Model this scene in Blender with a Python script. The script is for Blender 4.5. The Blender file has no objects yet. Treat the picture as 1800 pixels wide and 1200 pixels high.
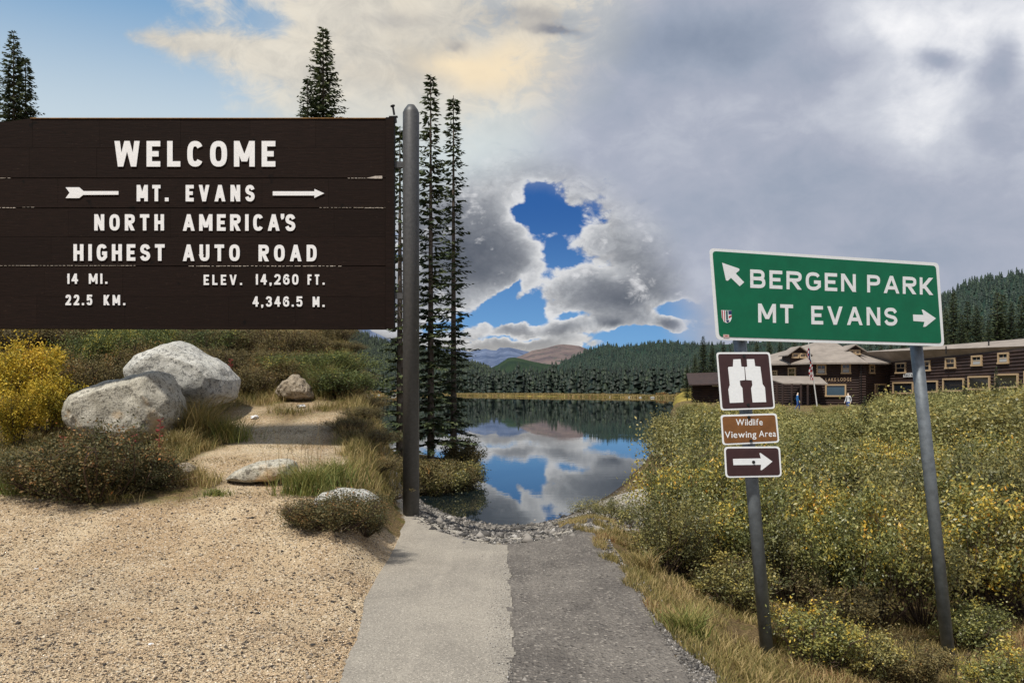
import bpy, bmesh, math, random
import numpy as np
from mathutils import Vector, Matrix, noise as mn
rng = np.random.default_rng(7); random.seed(7)
R = math.radians
scene = bpy.context.scene
COL = scene.collection
EYE = 1.6; HOR = 688.0; F = 1500.0
# ------------------------------------------------------------------ camera
cd = bpy.data.cameras.new('camera'); cam = bpy.data.objects.new('camera', cd); COL.objects.link(cam)
cam.location = (0, 0, EYE); cam.rotation_euler = (R(90), 0, 0)
cd.sensor_width = 36; cd.lens = 30; cd.shift_y = 88/1800; cd.clip_start = .05; cd.clip_end = 30000
scene.camera = cam
scene.view_settings.view_transform = 'Standard'; scene.view_settings.look = 'None'
scene.view_settings.exposure = 0; scene.view_settings.gamma = 1; scene.view_settings.use_curve_mapping = False
scene.cycles.max_bounces = 5; scene.cycles.diffuse_bounces = 2; scene.cycles.glossy_bounces = 3
scene.cycles.transparent_max_bounces = 4; scene.cycles.caustics_reflective = False; scene.cycles.caustics_refractive = False
def s2l(r, g, b):
    f = lambda c: (c/255/12.92 if c/255 <= .04045 else ((c/255+.055)/1.055)**2.4)
    return (f(r), f(g), f(b), 1)
# ------------------------------------------------------------------ world: Nishita sky with cloud layers by direction
SUN_EL, SUN_AZ = 62, -144     # azimuth from +Y, clockwise seen from above (negative: to the left); behind-left
world = bpy.data.worlds.new('World'); scene.world = world; world.use_nodes = True
world.cycles.sampling_method = 'MANUAL'; world.cycles.sample_map_resolution = 512
class G:
    """tiny expression builder for node trees"""
    def __init__(s, nt): s.nt = nt
    def node(s, t, **kw):
        n = s.nt.nodes.new(t)
        for k, v in kw.items(): setattr(n, k, v)
        return n
    def put(s, sock, v):
        if isinstance(v, bpy.types.NodeSocket): s.nt.links.new(v, sock)
        elif v is not None: sock.default_value = v
    def m(s, op, a, b=None, c=None, clamp=False):
        n = s.node('ShaderNodeMath', operation=op, use_clamp=clamp)
        s.put(n.inputs[0], a); s.put(n.inputs[1], b); s.put(n.inputs[2], c)
        return n.outputs[0]
    def add(s, a, b): return s.m('ADD', a, b)
    def sub(s, a, b): return s.m('SUBTRACT', a, b)
    def mul(s, a, b): return s.m('MULTIPLY', a, b)
    def vm(s, op, a, b=None):
        n = s.node('ShaderNodeVectorMath', operation=op); s.put(n.inputs[0], a)
        if op == 'SCALE': s.put(n.inputs[3], b)
        else: s.put(n.inputs[1], b)
        return n.outputs[0]
    def mix(s, f, a, b):
        n = s.node('ShaderNodeMix', data_type='RGBA'); s.put(n.inputs[0], f); s.put(n.inputs[6], a); s.put(n.inputs[7], b)
        return n.outputs[2]
    def mixf(s, f, a, b):
        n = s.node('ShaderNodeMix', data_type='FLOAT'); s.put(n.inputs[0], f); s.put(n.inputs[2], a); s.put(n.inputs[3], b)
        return n.outputs[0]
    def noise(s, vec, scale, detail=4, rough=.55, dist=0.):
        n = s.node('ShaderNodeTexNoise'); s.put(n.inputs['Vector'], vec); n.inputs['Scale'].default_value = scale
        n.inputs['Detail'].default_value = detail; n.inputs['Roughness'].default_value = rough; n.inputs['Distortion'].default_value = dist
        return n.outputs
    def voro(s, vec, scale, feat='F1', detail=0, rough=.5):
        n = s.node('ShaderNodeTexVoronoi', feature=feat); s.put(n.inputs['Vector'], vec); n.inputs['Scale'].default_value = scale
        if 'Detail' in n.inputs: n.inputs['Detail'].default_value = detail; n.inputs['Roughness'].default_value = rough
        return n.outputs
    def ramp(s, f, stops, interp='LINEAR'):
        n = s.node('ShaderNodeValToRGB'); n.color_ramp.interpolation = interp; s.put(n.inputs[0], f)
        e = n.color_ramp.elements
        while len(e) < len(stops): e.new(.5)
        for el, (p, c) in zip(e, stops):
            el.position = p; el.color = c if len(c) == 4 else (*c, 1)
        return n.outputs[0]
    def sstep(s, x, a, b):
        n = s.node('ShaderNodeMapRange', interpolation_type='SMOOTHSTEP'); s.put(n.inputs[0], x)
        n.inputs[1].default_value = a; n.inputs[2].default_value = b
        return n.outputs[0]
def azel(px, py):
    return math.atan((px-900)/F), math.atan((HOR-py)/math.hypot(F, px-900))
def build_sky():
    nt = world.node_tree; nt.nodes.clear(); g = G(nt)
    tc = g.node('ShaderNodeTexCoord').outputs['Generated']
    sp = g.node('ShaderNodeSeparateXYZ'); nt.links.new(tc, sp.inputs[0]); X, Y, Z = sp.outputs
    az0 = g.m('ARCTAN2', X, Y)
    el0 = g.m('ARCSINE', Z)
    el0 = g.m('ABSOLUTE', el0)
    # directional noise warp
    nv = g.noise(tc, 9, 5, .6)[1]
    nv = g.vm('SUBTRACT', nv, (.5, .5, .5))
    ns = g.node('ShaderNodeSeparateXYZ'); nt.links.new(nv, ns.inputs[0])
    az = g.add(az0, g.mul(ns.outputs[0], .065)); el = g.add(el0, g.mul(ns.outputs[1], .06))
    def blob(px, py, sx, sy, w, rot=0., A=None, E=None):
        A = A or az; E = E or el
        a0, e0 = azel(px, py)
        da = g.sub(A, a0); de = g.sub(E, e0)
        if rot:
            c, s_ = math.cos(R(rot)), math.sin(R(rot))
            da, de = g.add(g.mul(da, c), g.mul(de, s_)), g.sub(g.mul(de, c), g.mul(da, s_))
        da = g.mul(da, F/sx); de = g.mul(de, F/sy)
        q = g.add(g.mul(da, da), g.mul(de, de))
        return g.mul(g.m('EXPONENT', g.mul(q, -1)), w)
    def total(lst, **k):
        t = None
        for b in lst:
            v = blob(*b, **k); t = v if t is None else g.add(t, v)
        return t
    # squash noise vertically near the horizon so clouds flatten
    cb = g.node('ShaderNodeCombineXYZ'); g.put(cb.inputs[0], az0); g.put(cb.inputs[1], g.mul(el0, 1.5)); v2 = cb.outputs[0]
    fb = g.sub(g.noise(v2, 13, 9, .58, .3)[0], .5)
    puff = g.voro(v2, 30, 'F1', 3, .55)[0]                        # billows
    puff = g.sub(.5, puff)
    big = g.sub(g.noise(v2, 4, 3, .5)[0], .5)
    # ---------------- vivid cumulus over the lake
    T = total([
        (955, 352, 34, 42, -1.6), (925, 375, 34, 14, -.9, 25), (960, 290, 60, 24, .35), (893, 553, 46, 20, -1.35), (905, 515, 26, 8, -.7, 35), (855, 560, 18, 22, -.6),
        (1150, 590, 80, 18, -1.6), (1195, 540, 46, 20, -1.3), (1090, 640, 120, 26, -1.2), (618, 568, 26, 8, -.9),
        (905, 592, 80, 5, -.6), (1000, 562, 30, 7, -.5),
        (893, 577, 40, 11, .7), (985, 584, 42, 13, .7, 10), (800, 560, 60, 20, -.25), (1080, 567, 26, 8, .8), (1182, 566, 20, 16, 1.6), (900, 606, 90, 14, .6), (845, 570, 10, 8, .5), (720, 590, 110, 26, .35),
        (830, 430, 100, 62, .75), (845, 480, 85, 34, .4), (660, 515, 70, 34, .55), (770, 530, 60, 18, .3), (1100, 520, 110, 34, .7), (1150, 450, 70, 60, .4), (730, 350, 90, 40, .3),
        (720, 445, 28, 46, -.5, 30), (690, 420, 24, 30, -.3), (985, 455, 30, 70, -.6, -30), (1010, 380, 70, 26, -.35), (940, 420, 40, 20, -.35), (940, 540, 16, 40, -.25), (700, 575, 110, 14, -.35), (800, 600, 60, 16, -.2), (1050, 460, 50, 24, -.35),
    ])
    T = g.add(T, .50)
    wisp = g.sub(g.noise(v2, 24, 8, .68, 1.2)[0], .5)
    T = g.add(T, g.mul(fb, .75)); T = g.add(T, g.mul(puff, .38)); T = g.add(T, g.mul(wisp, .45))
    fine = g.sub(g.noise(v2, 60, 6, .65)[0], .5)
    T = g.add(T, g.mul(fine, .3))
    cumc = g.ramp(g.mul(T, .5), [(0, s2l(226, 227, 229)), (.09, s2l(214, 215, 217)), (.2, s2l(178, 181, 186)), (.36, s2l(136, 140, 148)), (.58, s2l(98, 104, 115)), (.95, s2l(80, 86, 98))])
    hl = g.add(g.mul(wisp, 1.3), g.add(g.mul(puff, .5), g.mul(g.noise(g.vm('ADD', v2, (.02, -.03, .3)), 15, 7, .62, .5)[0], 1.2)))
    cumc = g.mix(g.mul(g.sstep(hl, .42, .85), .75), cumc, s2l(236, 236, 238))
    cumc = g.mix(g.mul(g.sstep(hl, .42, .05), .45), cumc, s2l(86, 92, 104))
    warm = g.sstep(el0, .085, .03)
    cumc = g.mix(g.mul(warm, .4), cumc, s2l(226, 219, 206))
    cmask = g.sstep(T, -.09, .17)
    nish = g.node('ShaderNodeTexSky', sky_type='NISHITA', sun_disc=False)
    nish.sun_elevation = R(SUN_EL); nish.sun_rotation = R(SUN_AZ); nish.altitude = 3200; nish.air_density = 1.0; nish.dust_density = .3; nish.ozone_density = 2.0
    nk = g.vm('SCALE', nish.outputs[0], .1)
    bluec = g.mix(g.sstep(el0, .02, .22), s2l(96, 158, 214), s2l(8, 84, 160))
    bluec = g.mix(.2, bluec, nk)
    cum = g.mix(cmask, bluec, cumc)
    # ---------------- pale sky with creamy cloud on the left
    e2 = g.sstep(el0, .24, .47)
    bl = g.mix(e2, s2l(214, 228, 234), s2l(98, 158, 208))
    bl = g.mix(.15, bl, nk)
    L = total([(60, 60, 190, 120, -.95), (150, 20, 110, 60, -.3), (330, 75, 120, 26, .55), (250, 55, 60, 18, .4), (40, 65, 30, 9, .5), (500, 120, 180, 100, .5), (620, 60, 200, 120, .5), (180, 180, 200, 60, -.2), (340, 45, 90, 20, .3), (130, 168, 60, 6, .35), (420, 150, 120, 30, -.35), (470, 40, 60, 30, -.5), (400, 100, 60, 12, -.25)])
    rise = g.sstep(az0, -.36, -.12)
    L = g.add(g.add(L, .12), g.mul(rise, .5)); L = g.add(L, g.mul(fb, 1.5)); L = g.add(L, g.mul(wisp, .9)); L = g.add(L, g.mul(fine, .2))
    lm = g.mul(g.sstep(L, .0, .8), g.sstep(el0, .19, .32))
    lm = g.m('MAXIMUM', lm, g.mul(rise, .8))
    lc = g.mix(g.sstep(g.add(g.add(big, g.mul(wisp, .7)), g.mul(fb, .9)), -.3, .3), s2l(196, 192, 184), s2l(231, 224, 210))
    lc = g.mix(g.sstep(el0, .36, .24), lc, s2l(212, 222, 224))
    gl = total([(860, 120, 110, 34, .9), (780, 110, 60, 20, .4)])
    lc = g.mix(g.m('MULTIPLY', g.add(gl, g.mul(fb, .8)), 1, clamp=True), lc, s2l(247, 228, 196))
    dk = total([(930, 35, 90, 14, .7), (985, 60, 40, 10, .8), (800, 78, 18, 8, .7), (960, 58, 60, 8, .6), (700, 30, 60, 14, .4)])
    lc = g.mix(g.m('MULTIPLY', g.add(dk, g.mul(fb, .5)), .8, clamp=True), lc, s2l(140, 142, 150))
    left = g.mix(lm, bl, lc)
    # ---------------- even grey overcast on the right
    rv = g.add(g.mul(big, .45), g.mul(g.add(fb, g.mul(wisp, .3)), .5))
    rb = total([(1720, 70, 200, 120, .30), (1655, 215, 120, 60, .22), (1560, 60, 160, 70, .12), (1500, 60, 120, 50, .25), (1790, 30, 90, 60, .15),
                (1280, 70, 190, 45, -.55), (1480, 110, 90, 30, -.3), (1755, 110, 30, 40, -.5), (1645, 118, 30, 14, -.5), (1760, 215, 60, 40, -.35), (1400, 330, 220, 60, -.14), (1640, 450, 160, 40, -.15), (1250, 250, 160, 60, .1)])
    rr = g.add(g.add(rv, rb), .5)
    right = g.ramp(rr, [(0, s2l(138, 150, 170)), (.3, s2l(156, 166, 184)), (.5, s2l(172, 178, 194)), (.75, s2l(204, 208, 218)), (1, s2l(250, 250, 252))])
    right = g.mix(g.mul(g.sstep(el0, .03, .0), .3), right, s2l(214, 220, 228))
    # ---------------- zones
    a_top, e_top = azel(1070, 20); a_bot, e_bot = azel(900, 290)
    k = (a_top-a_bot)/(e_top-e_bot)
    s = g.sub(az0, g.add(g.mul(g.sub(el0, e_bot), k), a_bot))
    wR = g.sstep(g.add(s, g.mul(fb, .08)), -.06, .08)
    back = g.sstep(Y, .2, -.3)
    wR = g.m('MAXIMUM', wR, back)
    sky = g.mix(wR, left, right)
    a0, e0 = azel(897, 600)
    dA = g.sub(az0, a0); dE = g.mul(g.sub(el0, e0), 1.03)
    rad = g.m('SQRT', g.add(g.mul(dA, dA), g.mul(dE, dE)))
    rad = g.add(rad, g.mul(fb, .035))
    wC = g.sstep(rad, .236, .172)
    sky = g.mix(wC, sky, cum)
    bg = g.node('ShaderNodeBackground'); bg.inputs[1].default_value = .1
    nt.links.new(g.vm('SCALE', sky, 10.0), bg.inputs[0])
    o = g.node('ShaderNodeOutputWorld'); nt.links.new(bg.outputs[0], o.inputs[0])
build_sky()
sl = bpy.data.lights.new('sun', 'SUN'); sl.energy = 4.4; sl.angle = R(4); sl.color = (1, .95, .86)
sun = bpy.data.objects.new('sun', sl); COL.objects.link(sun)
_sd = Vector((math.sin(R(SUN_AZ))*math.cos(R(SUN_EL)), math.cos(R(SUN_AZ))*math.cos(R(SUN_EL)), math.sin(R(SUN_EL))))
sun.rotation_euler = _sd.to_track_quat('Z', 'Y').to_euler(); sun.location = (-20, -20, 40)

# ------------------------------------------------------------------ helpers
def P(px, py, d): return Vector(((px-900)/F*d, d, EYE+(HOR-py)/F*d))
def link(o, parent=None):
    COL.objects.link(o)
    if parent is not None: o.parent = parent
    return o
def tag(o, label=None, cat=None, group=None, kind=None):
    if label: o['label'] = label
    if cat: o['category'] = cat
    if group: o['group'] = group
    if kind: o['kind'] = kind
    return o
def empty(name, loc=(0, 0, 0), rz=0):
    o = bpy.data.objects.new(name, None); COL.objects.link(o); o.location = loc; o.rotation_euler = (0, 0, rz)
    o.empty_display_size = .1
    return o
def mesh(name, vs, fs, mats=(), smooth=False, attrs=None, parent=None, matidx=None, do_link=True):
    me = bpy.data.meshes.new(name)
    if isinstance(vs, np.ndarray) and isinstance(fs, np.ndarray):
        n, k = fs.shape
        me.vertices.add(len(vs)); me.vertices.foreach_set('co', vs.astype(np.float32).ravel())
        me.loops.add(n*k); me.loops.foreach_set('vertex_index', fs.astype(np.int32).ravel())
        me.polygons.add(n); me.polygons.foreach_set('loop_start', np.arange(0, n*k, k, dtype=np.int32))
        me.update(calc_edges=True)
    else:
        me.from_pydata([tuple(v) for v in vs], [], [tuple(int(i) for i in f) for f in fs]); me.update()
    for m in (mats if isinstance(mats, (list, tuple)) else [mats]): me.materials.append(m)
    if matidx is not None: me.polygons.foreach_set('material_index', np.asarray(matidx, dtype=np.int32))
    if smooth: me.polygons.foreach_set('use_smooth', np.ones(len(me.polygons), dtype=bool))
    for an, av in (attrs or {}).items():
        a = me.attributes.new(an, 'FLOAT', 'POINT'); a.data.foreach_set('value', np.asarray(av, dtype=np.float32))
    if not do_link: return me
    o = bpy.data.objects.new(name, me)
    return link(o, parent)
class MB:
    """collects boxes, tubes, prisms into one mesh"""
    def __init__(s): s.v = []; s.f = []; s.mi = []
    def add(s, vs, fs, mi=0):
        b = len(s.v); s.v += [tuple(v) for v in vs]; s.f += [tuple(i+b for i in f) for f in fs]; s.mi += [mi]*len(fs); return s
    def box(s, c, size, M=None, mi=0):
        x, y, z = [q/2 for q in size]; vs = [Vector((c[0]+i*x, c[1]+j*y, c[2]+k*z)) for k in (-1, 1) for j in (-1, 1) for i in (-1, 1)]
        if M: vs = [M @ v for v in vs]
        return s.add(vs, [(0, 2, 3, 1), (4, 5, 7, 6), (0, 1, 5, 4), (2, 6, 7, 3), (0, 4, 6, 2), (1, 3, 7, 5)], mi)
    def beam(s, a, b, w, t, up=(0, 0, 1), mi=0):
        a = Vector(a); b = Vector(b); d = (b-a).normalized(); u = Vector(up); sd = d.cross(u).normalized(); u = sd.cross(d)
        vs = [p+sd*i*w/2+u*j*t/2 for p in (a, b) for j in (-1, 1) for i in (-1, 1)]
        return s.add(vs, [(0, 2, 3, 1), (4, 5, 7, 6), (0, 1, 5, 4), (2, 6, 7, 3), (0, 4, 6, 2), (1, 3, 7, 5)], mi)
    def tube(s, pts, rs, n=10, cap=True, mi=0):
        pts = [Vector(p) for p in pts]
        if not hasattr(rs, '__len__'): rs = [rs]*len(pts)
        vs = []; fs = []
        for i, p in enumerate(pts):
            d = (pts[min(i+1, len(pts)-1)]-pts[max(i-1, 0)]).normalized()
            a = d.cross(Vector((0, 0, 1)) if abs(d.z) < .9 else Vector((0, 1, 0))).normalized(); b = d.cross(a)
            vs += [p+(a*math.cos(t)+b*math.sin(t))*rs[i] for t in [2*math.pi*k/n for k in range(n)]]
        for i in range(len(pts)-1):
            for k in range(n):
                fs.append((i*n+k, i*n+(k+1) % n, (i+1)*n+(k+1) % n, (i+1)*n+k))
        if cap: fs.append(tuple(range(n))[::-1]); fs.append(tuple((len(pts)-1)*n+k for k in range(n)))
        return s.add(vs, fs, mi)
    def prism(s, poly, z0, z1, M=None, mi=0):
        n = len(poly); vs = [Vector((p[0], p[1], z)) for z in (z0, z1) for p in poly]
        if M: vs = [M @ v for v in vs]
        fs = [tuple(range(n))[::-1], tuple(range(n, 2*n))]+[(i, (i+1) % n, n+(i+1) % n, n+i) for i in range(n)]
        return s.add(vs, fs, mi)
    def build(s, name, mats, parent=None, smooth=False):
        o = mesh(name, s.v, s.f, mats, parent=parent, matidx=s.mi)
        if smooth:
            o.data.polygons.foreach_set('use_smooth', np.ones(len(o.data.polygons), dtype=bool))
        return o
def fixnormals(o):
    bm = bmesh.new(); bm.from_mesh(o.data); bmesh.ops.recalc_face_normals(bm, faces=bm.faces); bm.to_mesh(o.data); bm.free(); return o
def rel(o, parent):   # keep world placement of o (built in world space) under a parent empty
    o.parent = parent; o.matrix_parent_inverse = parent.matrix_basis.inverted(); return o
def copy_tree(o, parent=None):
    c = o.copy(); COL.objects.link(c)
    if parent is not None: c.parent = parent
    for ch in list(o.children): copy_tree(ch, c)
    return c
# ------------------------------------------------------------------ materials
MATS = {}
def mat(name, col, rough=.8, metal=0, spec=.5, noise_scale=0, noise_amt=.25, bump=0, bump_scale=None, coords='Object', col2=None):
    m = bpy.data.materials.new(name); m.use_nodes = True; nt = m.node_tree; g = G(nt)
    b = nt.nodes['Principled BSDF']; b.inputs['Roughness'].default_value = rough; b.inputs['Metallic'].default_value = metal
    b.inputs['Specular IOR Level'].default_value = spec
    c4 = (*col[:3], 1)
    if noise_scale:
        tc = g.node('ShaderNodeTexCoord').outputs[coords]
        n = g.noise(tc, noise_scale, 6, .65)[0]
        c2 = (*col2[:3], 1) if col2 else tuple(x*(1-noise_amt*1.6) for x in c4[:3])+(1,)
        c1 = c4 if col2 else tuple(min(1, x*(1+noise_amt)) for x in c4[:3])+(1,)
        nt.links.new(g.mix(g.sstep(n, .3, .7), c2, c1), b.inputs['Base Color'])
        if bump:
            bn = g.node('ShaderNodeBump'); bn.inputs['Strength'].default_value = 1; bn.inputs['Distance'].default_value = bump
            nn = g.noise(tc, bump_scale or noise_scale*2, 6, .65)[0]
            nt.links.new(nn, bn.inputs['Height']); nt.links.new(bn.outputs[0], b.inputs['Normal'])
    else: b.inputs['Base Color'].default_value = c4
    MATS[name] = m; return m
def leafmat(name, stops, trans=.25, rough=.6, spec=.3, backdark=1):
    """foliage: each leaf's own colour from the 'rnd' attribute"""
    m = bpy.data.materials.new(name); m.use_nodes = True; nt = m.node_tree; g = G(nt)
    b = nt.nodes['Principled BSDF']; b.inputs['Roughness'].default_value = rough; b.inputs['Specular IOR Level'].default_value = spec
    at = g.node('ShaderNodeAttribute', attribute_name='rnd'); f = at.outputs['Fac']
    oi = g.node('ShaderNodeObjectInfo').outputs['Random']
    f2 = g.m('ADD', f, g.mul(g.sub(oi, .5), .22), clamp=True)
    c = g.ramp(f2, stops)
    nt.links.new(c, b.inputs['Base Color'])
    if trans:
        t = g.node('ShaderNodeBsdfTranslucent'); nt.links.new(c, t.inputs[0])
        mx = g.node('ShaderNodeMixShader'); mx.inputs[0].default_value = trans
        nt.links.new(b.outputs[0], mx.inputs[1]); nt.links.new(t.outputs[0], mx.inputs[2]); nt.links.new(mx.outputs[0], nt.nodes['Material Output'].inputs[0])
    MATS[name] = m; return m

def ordw(n):
    a = ['first', 'second', 'third', 'fourth', 'fifth', 'sixth', 'seventh', 'eighth', 'ninth', 'tenth', 'eleventh', 'twelfth', 'thirteenth', 'fourteenth', 'fifteenth', 'sixteenth', 'seventeenth', 'eighteenth', 'nineteenth', 'twentieth']
    return a[n] if n < 20 else 'twenty-'+a[n-20]
ROWN = ['front', 'second', 'third', 'fourth', 'fifth']
# ------------------------------------------------------------------ terrain
LAKE = -1.4
def sm(x, a, b):
    t = np.clip((x-a)/(b-a), 0, 1); return t*t*(3-2*t)
def vnoise(x, y, s, seed=0):
    """cheap smooth value noise, vectorised"""
    x = np.asarray(x, float)/s+seed*17.3; y = np.asarray(y, float)/s+seed*9.1
    xi = np.floor(x); yi = np.floor(y); fx = x-xi; fy = y-yi; fx = fx*fx*(3-2*fx); fy = fy*fy*(3-2*fy)
    def h(a, b):
        v = np.sin(a*127.1+b*311.7+seed*74.7)*43758.5453; return v-np.floor(v)
    return (h(xi, yi)*(1-fx)*(1-fy)+h(xi+1, yi)*fx*(1-fy)+h(xi, yi+1)*(1-fx)*fy+h(xi+1, yi+1)*fx*fy)-.5
def fbm(x, y, s, seed=0, o=4):
    r = 0; a = 1
    for i in range(o): r = r+a*vnoise(x, y, s, seed+i); a *= .5; s *= .5
    return r
CX, CY, RO, RI = 897, 620, 329, 303
def d_edge(u):      # where the road shelf ends above the cove
    q = np.clip(RO**2-(u-CX)**2, 0, None); return 2400/np.clip(CY+np.sqrt(q)-HOR, 12, None)
def d_shore(u):     # waterline of the cove
    q = np.clip(RI**2-(u-CX)**2, 0, None); return 4500/np.clip(CY+np.sqrt(q)-HOR, 7.5, None)
def ZL(d): return np.interp(d, [0, 5.8, 7.2, 9, 12, 15, 19, 24, 34, 60, 120, 400], [0, 0, .13, .5, .9, 1.6, 2.65, 3.5, 4.6, 6, 7, 9])
def zR(x, y):
    n = np.interp(x, [1.05, 2.15, 4.2, 20], [0, -.64, -1.05, -1.12])
    return n+np.interp(y, [10, 25, 40, 60, 90, 200, 400], [0, .2, .6, 1.1, 1.15, 2, 3])*sm(x, 1.2, 4)
def ground_z(x, y):
    x = np.asarray(x, float); y = np.asarray(y, float)
    d = np.maximum(y, .5); u = 900+F*x/d
    uu = u+vnoise(x, y, 3, 5)*8
    base = np.where(x > 1.05, zR(x, d), 0.)
    de = d_edge(uu); ds = np.maximum(d_shore(uu), de+1.5)
    lake_t = np.clip((d-de)/(ds-de), 0, 1)
    low = base*(1-lake_t)+(LAKE+.0)*lake_t
    low = low-np.clip(d-ds, 0, 60)*.05*(d > ds)
    low = np.where(np.abs(uu-CX) > RI, np.where(uu > CX, np.maximum(base, -1.2), low), low)
    low = np.where((uu > CX+RI-14) , np.maximum(low, -1.43+np.clip((uu-(CX+RI-14))/14, 0, 1)*.3), low)
    c = np.where(d < .6, base, low)
    # far shore
    df = np.interp(u, [-4000, 600, 900, 1200, 9000], [760, 745, 560, 372, 372])
    df = df*(1+vnoise(u, u*0, 60, 3)*.06)
    far = LAKE+np.clip((d-df)/40, -.5, 1)*1.0+np.clip(d-df-60, 0, 4000)*.008
    c = np.where(d > df-20, np.maximum(c, far), c)
    # wooded point on the left shore
    xi, yi = -3.7, 29.
    pen = 1-((x-xi)/3.0)**2-((y-yi)/3.6)**2+vnoise(x, y, 2.5, 8)*.4
    c = np.maximum(c, LAKE-.5+np.clip(pen, -1, 1)*1.5)
    # left bank
    u0 = np.interp(d, [5, 9, 12, 18, 27, 55, 140, 700], [590, 600, 640, 610, 570, 520, 470, 420])
    u1 = np.interp(d, [5, 9, 12, 18, 27, 55, 140, 700], [640, 705, 722, 722, 705, 650, 612, 592])
    w = 1-sm(uu, u0, u1)
    L = ZL(d)+fbm(x, y, 2.2, 2, 3)*.09*np.clip((d-6)/4, 0, 1)
    z = c*(1-w)+L*w
    z = z+fbm(x, y, .9, 11, 3)*.035*np.clip((np.abs(x-.2)-1.25)/.5, 0, 1)*(d > 2)*np.clip(8/d, 0, 1)
    z = z-.02*(1-sm(np.abs(x-0), 1.1, 1.2))*(d < 10)        # bed under the road sheets
    return z
def gz(x, y): return float(ground_z(np.array([x]), np.array([y]))[0])
def PG(px, d):       # ground point in column px at depth d
    x = (px-900)/F*d; return Vector((x, d, gz(x, d)))
def grid_mesh(name, xs, ys, zf, mats, attrs=None, smooth=True, keep=None):
    Xg, Yg = np.meshgrid(xs, ys); Z = zf(Xg, Yg)
    V = np.stack([Xg, Yg, Z], -1).reshape(-1, 3); nx = len(xs)
    i, j = np.meshgrid(np.arange(nx-1), np.arange(len(ys)-1)); a = (j*nx+i).ravel()
    Fc = np.stack([a, a+1, a+nx+1, a+nx], 1)
    if keep is not None:
        cx = V[Fc].mean(1); Fc = Fc[keep(cx[:, 0], cx[:, 1])]
        used = np.unique(Fc); mp = np.zeros(len(V), int); mp[used] = np.arange(len(used)); V = V[used]; Fc = mp[Fc]
    at = {k: f(V[:, 0], V[:, 1], V[:, 2]) for k, f in (attrs or {}).items()}
    return mesh(name, V, Fc, mats, smooth, at)
# ground material: sand-gravel, soil/grass litter, far meadow
def ground_material():
    m = bpy.data.materials.new('ground_soil'); m.use_nodes = True; nt = m.node_tree; g = G(nt); b = nt.nodes['Principled BSDF']
    b.inputs['Roughness'].default_value = .95; b.inputs['Specular IOR Level'].default_value = .15
    tc = g.node('ShaderNodeTexCoord').outputs['Object']
    A = lambda n: g.node('ShaderNodeAttribute', attribute_name=n).outputs['Fac']
    n1 = g.noise(tc, 1.3, 6, .6)[0]; n2 = g.noise(tc, 38, 5, .75)[0]; v = g.voro(tc, 75)
    grain = g.ramp(g.node('ShaderNodeSeparateColor').outputs[0], [(0, (0, 0, 0))]) if False else None
    vs = g.node('ShaderNodeSeparateColor'); nt.links.new(v[1], vs.inputs[0])
    tan = g.mix(g.sstep(n1, .35, .65), s2l(184, 158, 124), s2l(210, 188, 154))
    tan = g.mix(g.mul(g.sstep(g.noise(tc, .55, 7, .7, .6)[0], .5, .68), .5), tan, s2l(150, 134, 112))
    tan = g.mix(g.mul(g.sstep(n2, .5, .68), .55), tan, s2l(128, 106, 82))
    tan = g.mix(g.sstep(vs.outputs[0], .86, .92), tan, s2l(70, 62, 56))
    tan = g.mix(g.mul(g.sstep(vs.outputs[1], .9, .95), .7), tan, s2l(236, 224, 204))
    soil = g.mix(g.sstep(n2, .38, .66), s2l(78, 62, 44), s2l(150, 128, 88))
    soil = g.mix(g.sstep(g.noise(tc, 3.1, 5, .7)[0], .5, .62), soil, s2l(98, 94, 46))
    bank = g.mix(g.sstep(n2, .35, .65), s2l(150, 140, 124), s2l(206, 200, 188))
    c = g.mix(A('tan'), soil, tan); c = g.mix(A('bank'), c, bank)
    mead = g.mix(g.sstep(g.noise(tc, .09, 4, .6)[0], .4, .6), s2l(112, 104, 44), s2l(160, 140, 68))
    c = g.mix(A('far'), c, mead)
    c = g.mix(A('forest'), c, s2l(38, 42, 28))
    c = g.mix(A('damp'), c, s2l(62, 52, 40))
    nt.links.new(c, b.inputs['Base Color'])
    bn = g.node('ShaderNodeBump'); bn.inputs['Distance'].default_value = .02; bn.inputs['Strength'].default_value = .9
    nt.links.new(g.add(g.mul(n2, 1.), g.mul(v[0], .8)), bn.inputs['Height']); nt.links.new(bn.outputs[0], b.inputs['Normal'])
    return m
def U(x, y): return 900+F*x/np.maximum(y, .5)
def a_tan(x, y, z):
    u = U(x, y); py = HOR+(EYE-z)/np.maximum(y, .5)*F
    n = fbm(x, y, .8, 21, 4)
    front = sm(py+n*40, 868, 900)                        # open gravel in front
    path = sm(u+n*120, 330, 420)*sm(py+n*40, 700, 735)   # trodden opening beside the boulders
    t = np.maximum(front, path*.9)*(1-sm(x, -1.2, -.9)*0)*(u < 720)
    t = np.where(y < 4.5, (x < 0)*1., t)
    t = t*np.where(y > 9.3, 1-sm(u+n*60, 585, 620), 1.)
    return np.clip(t*(x < .2), 0, 1)
def a_bank(x, y, z):
    u = U(x, y); de = d_edge(u); return ((y > de-1.0) & (np.abs(u-CX) < RO-25) & (y < 60) & ((u > 760) | (y < 22)) & (y < 23.5))*sm(y, 8.5, 9.5)*1.
xs = np.sinh(np.linspace(-8.2, 8.6, 430)); xs = xs*.9
ys = np.concatenate([-np.sinh(np.linspace(4.5, 0, 22))[:-1]*1.5, np.linspace(0, 30, 260)[:-1], 30*np.exp(np.linspace(0, 5.2, 230))])
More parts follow.
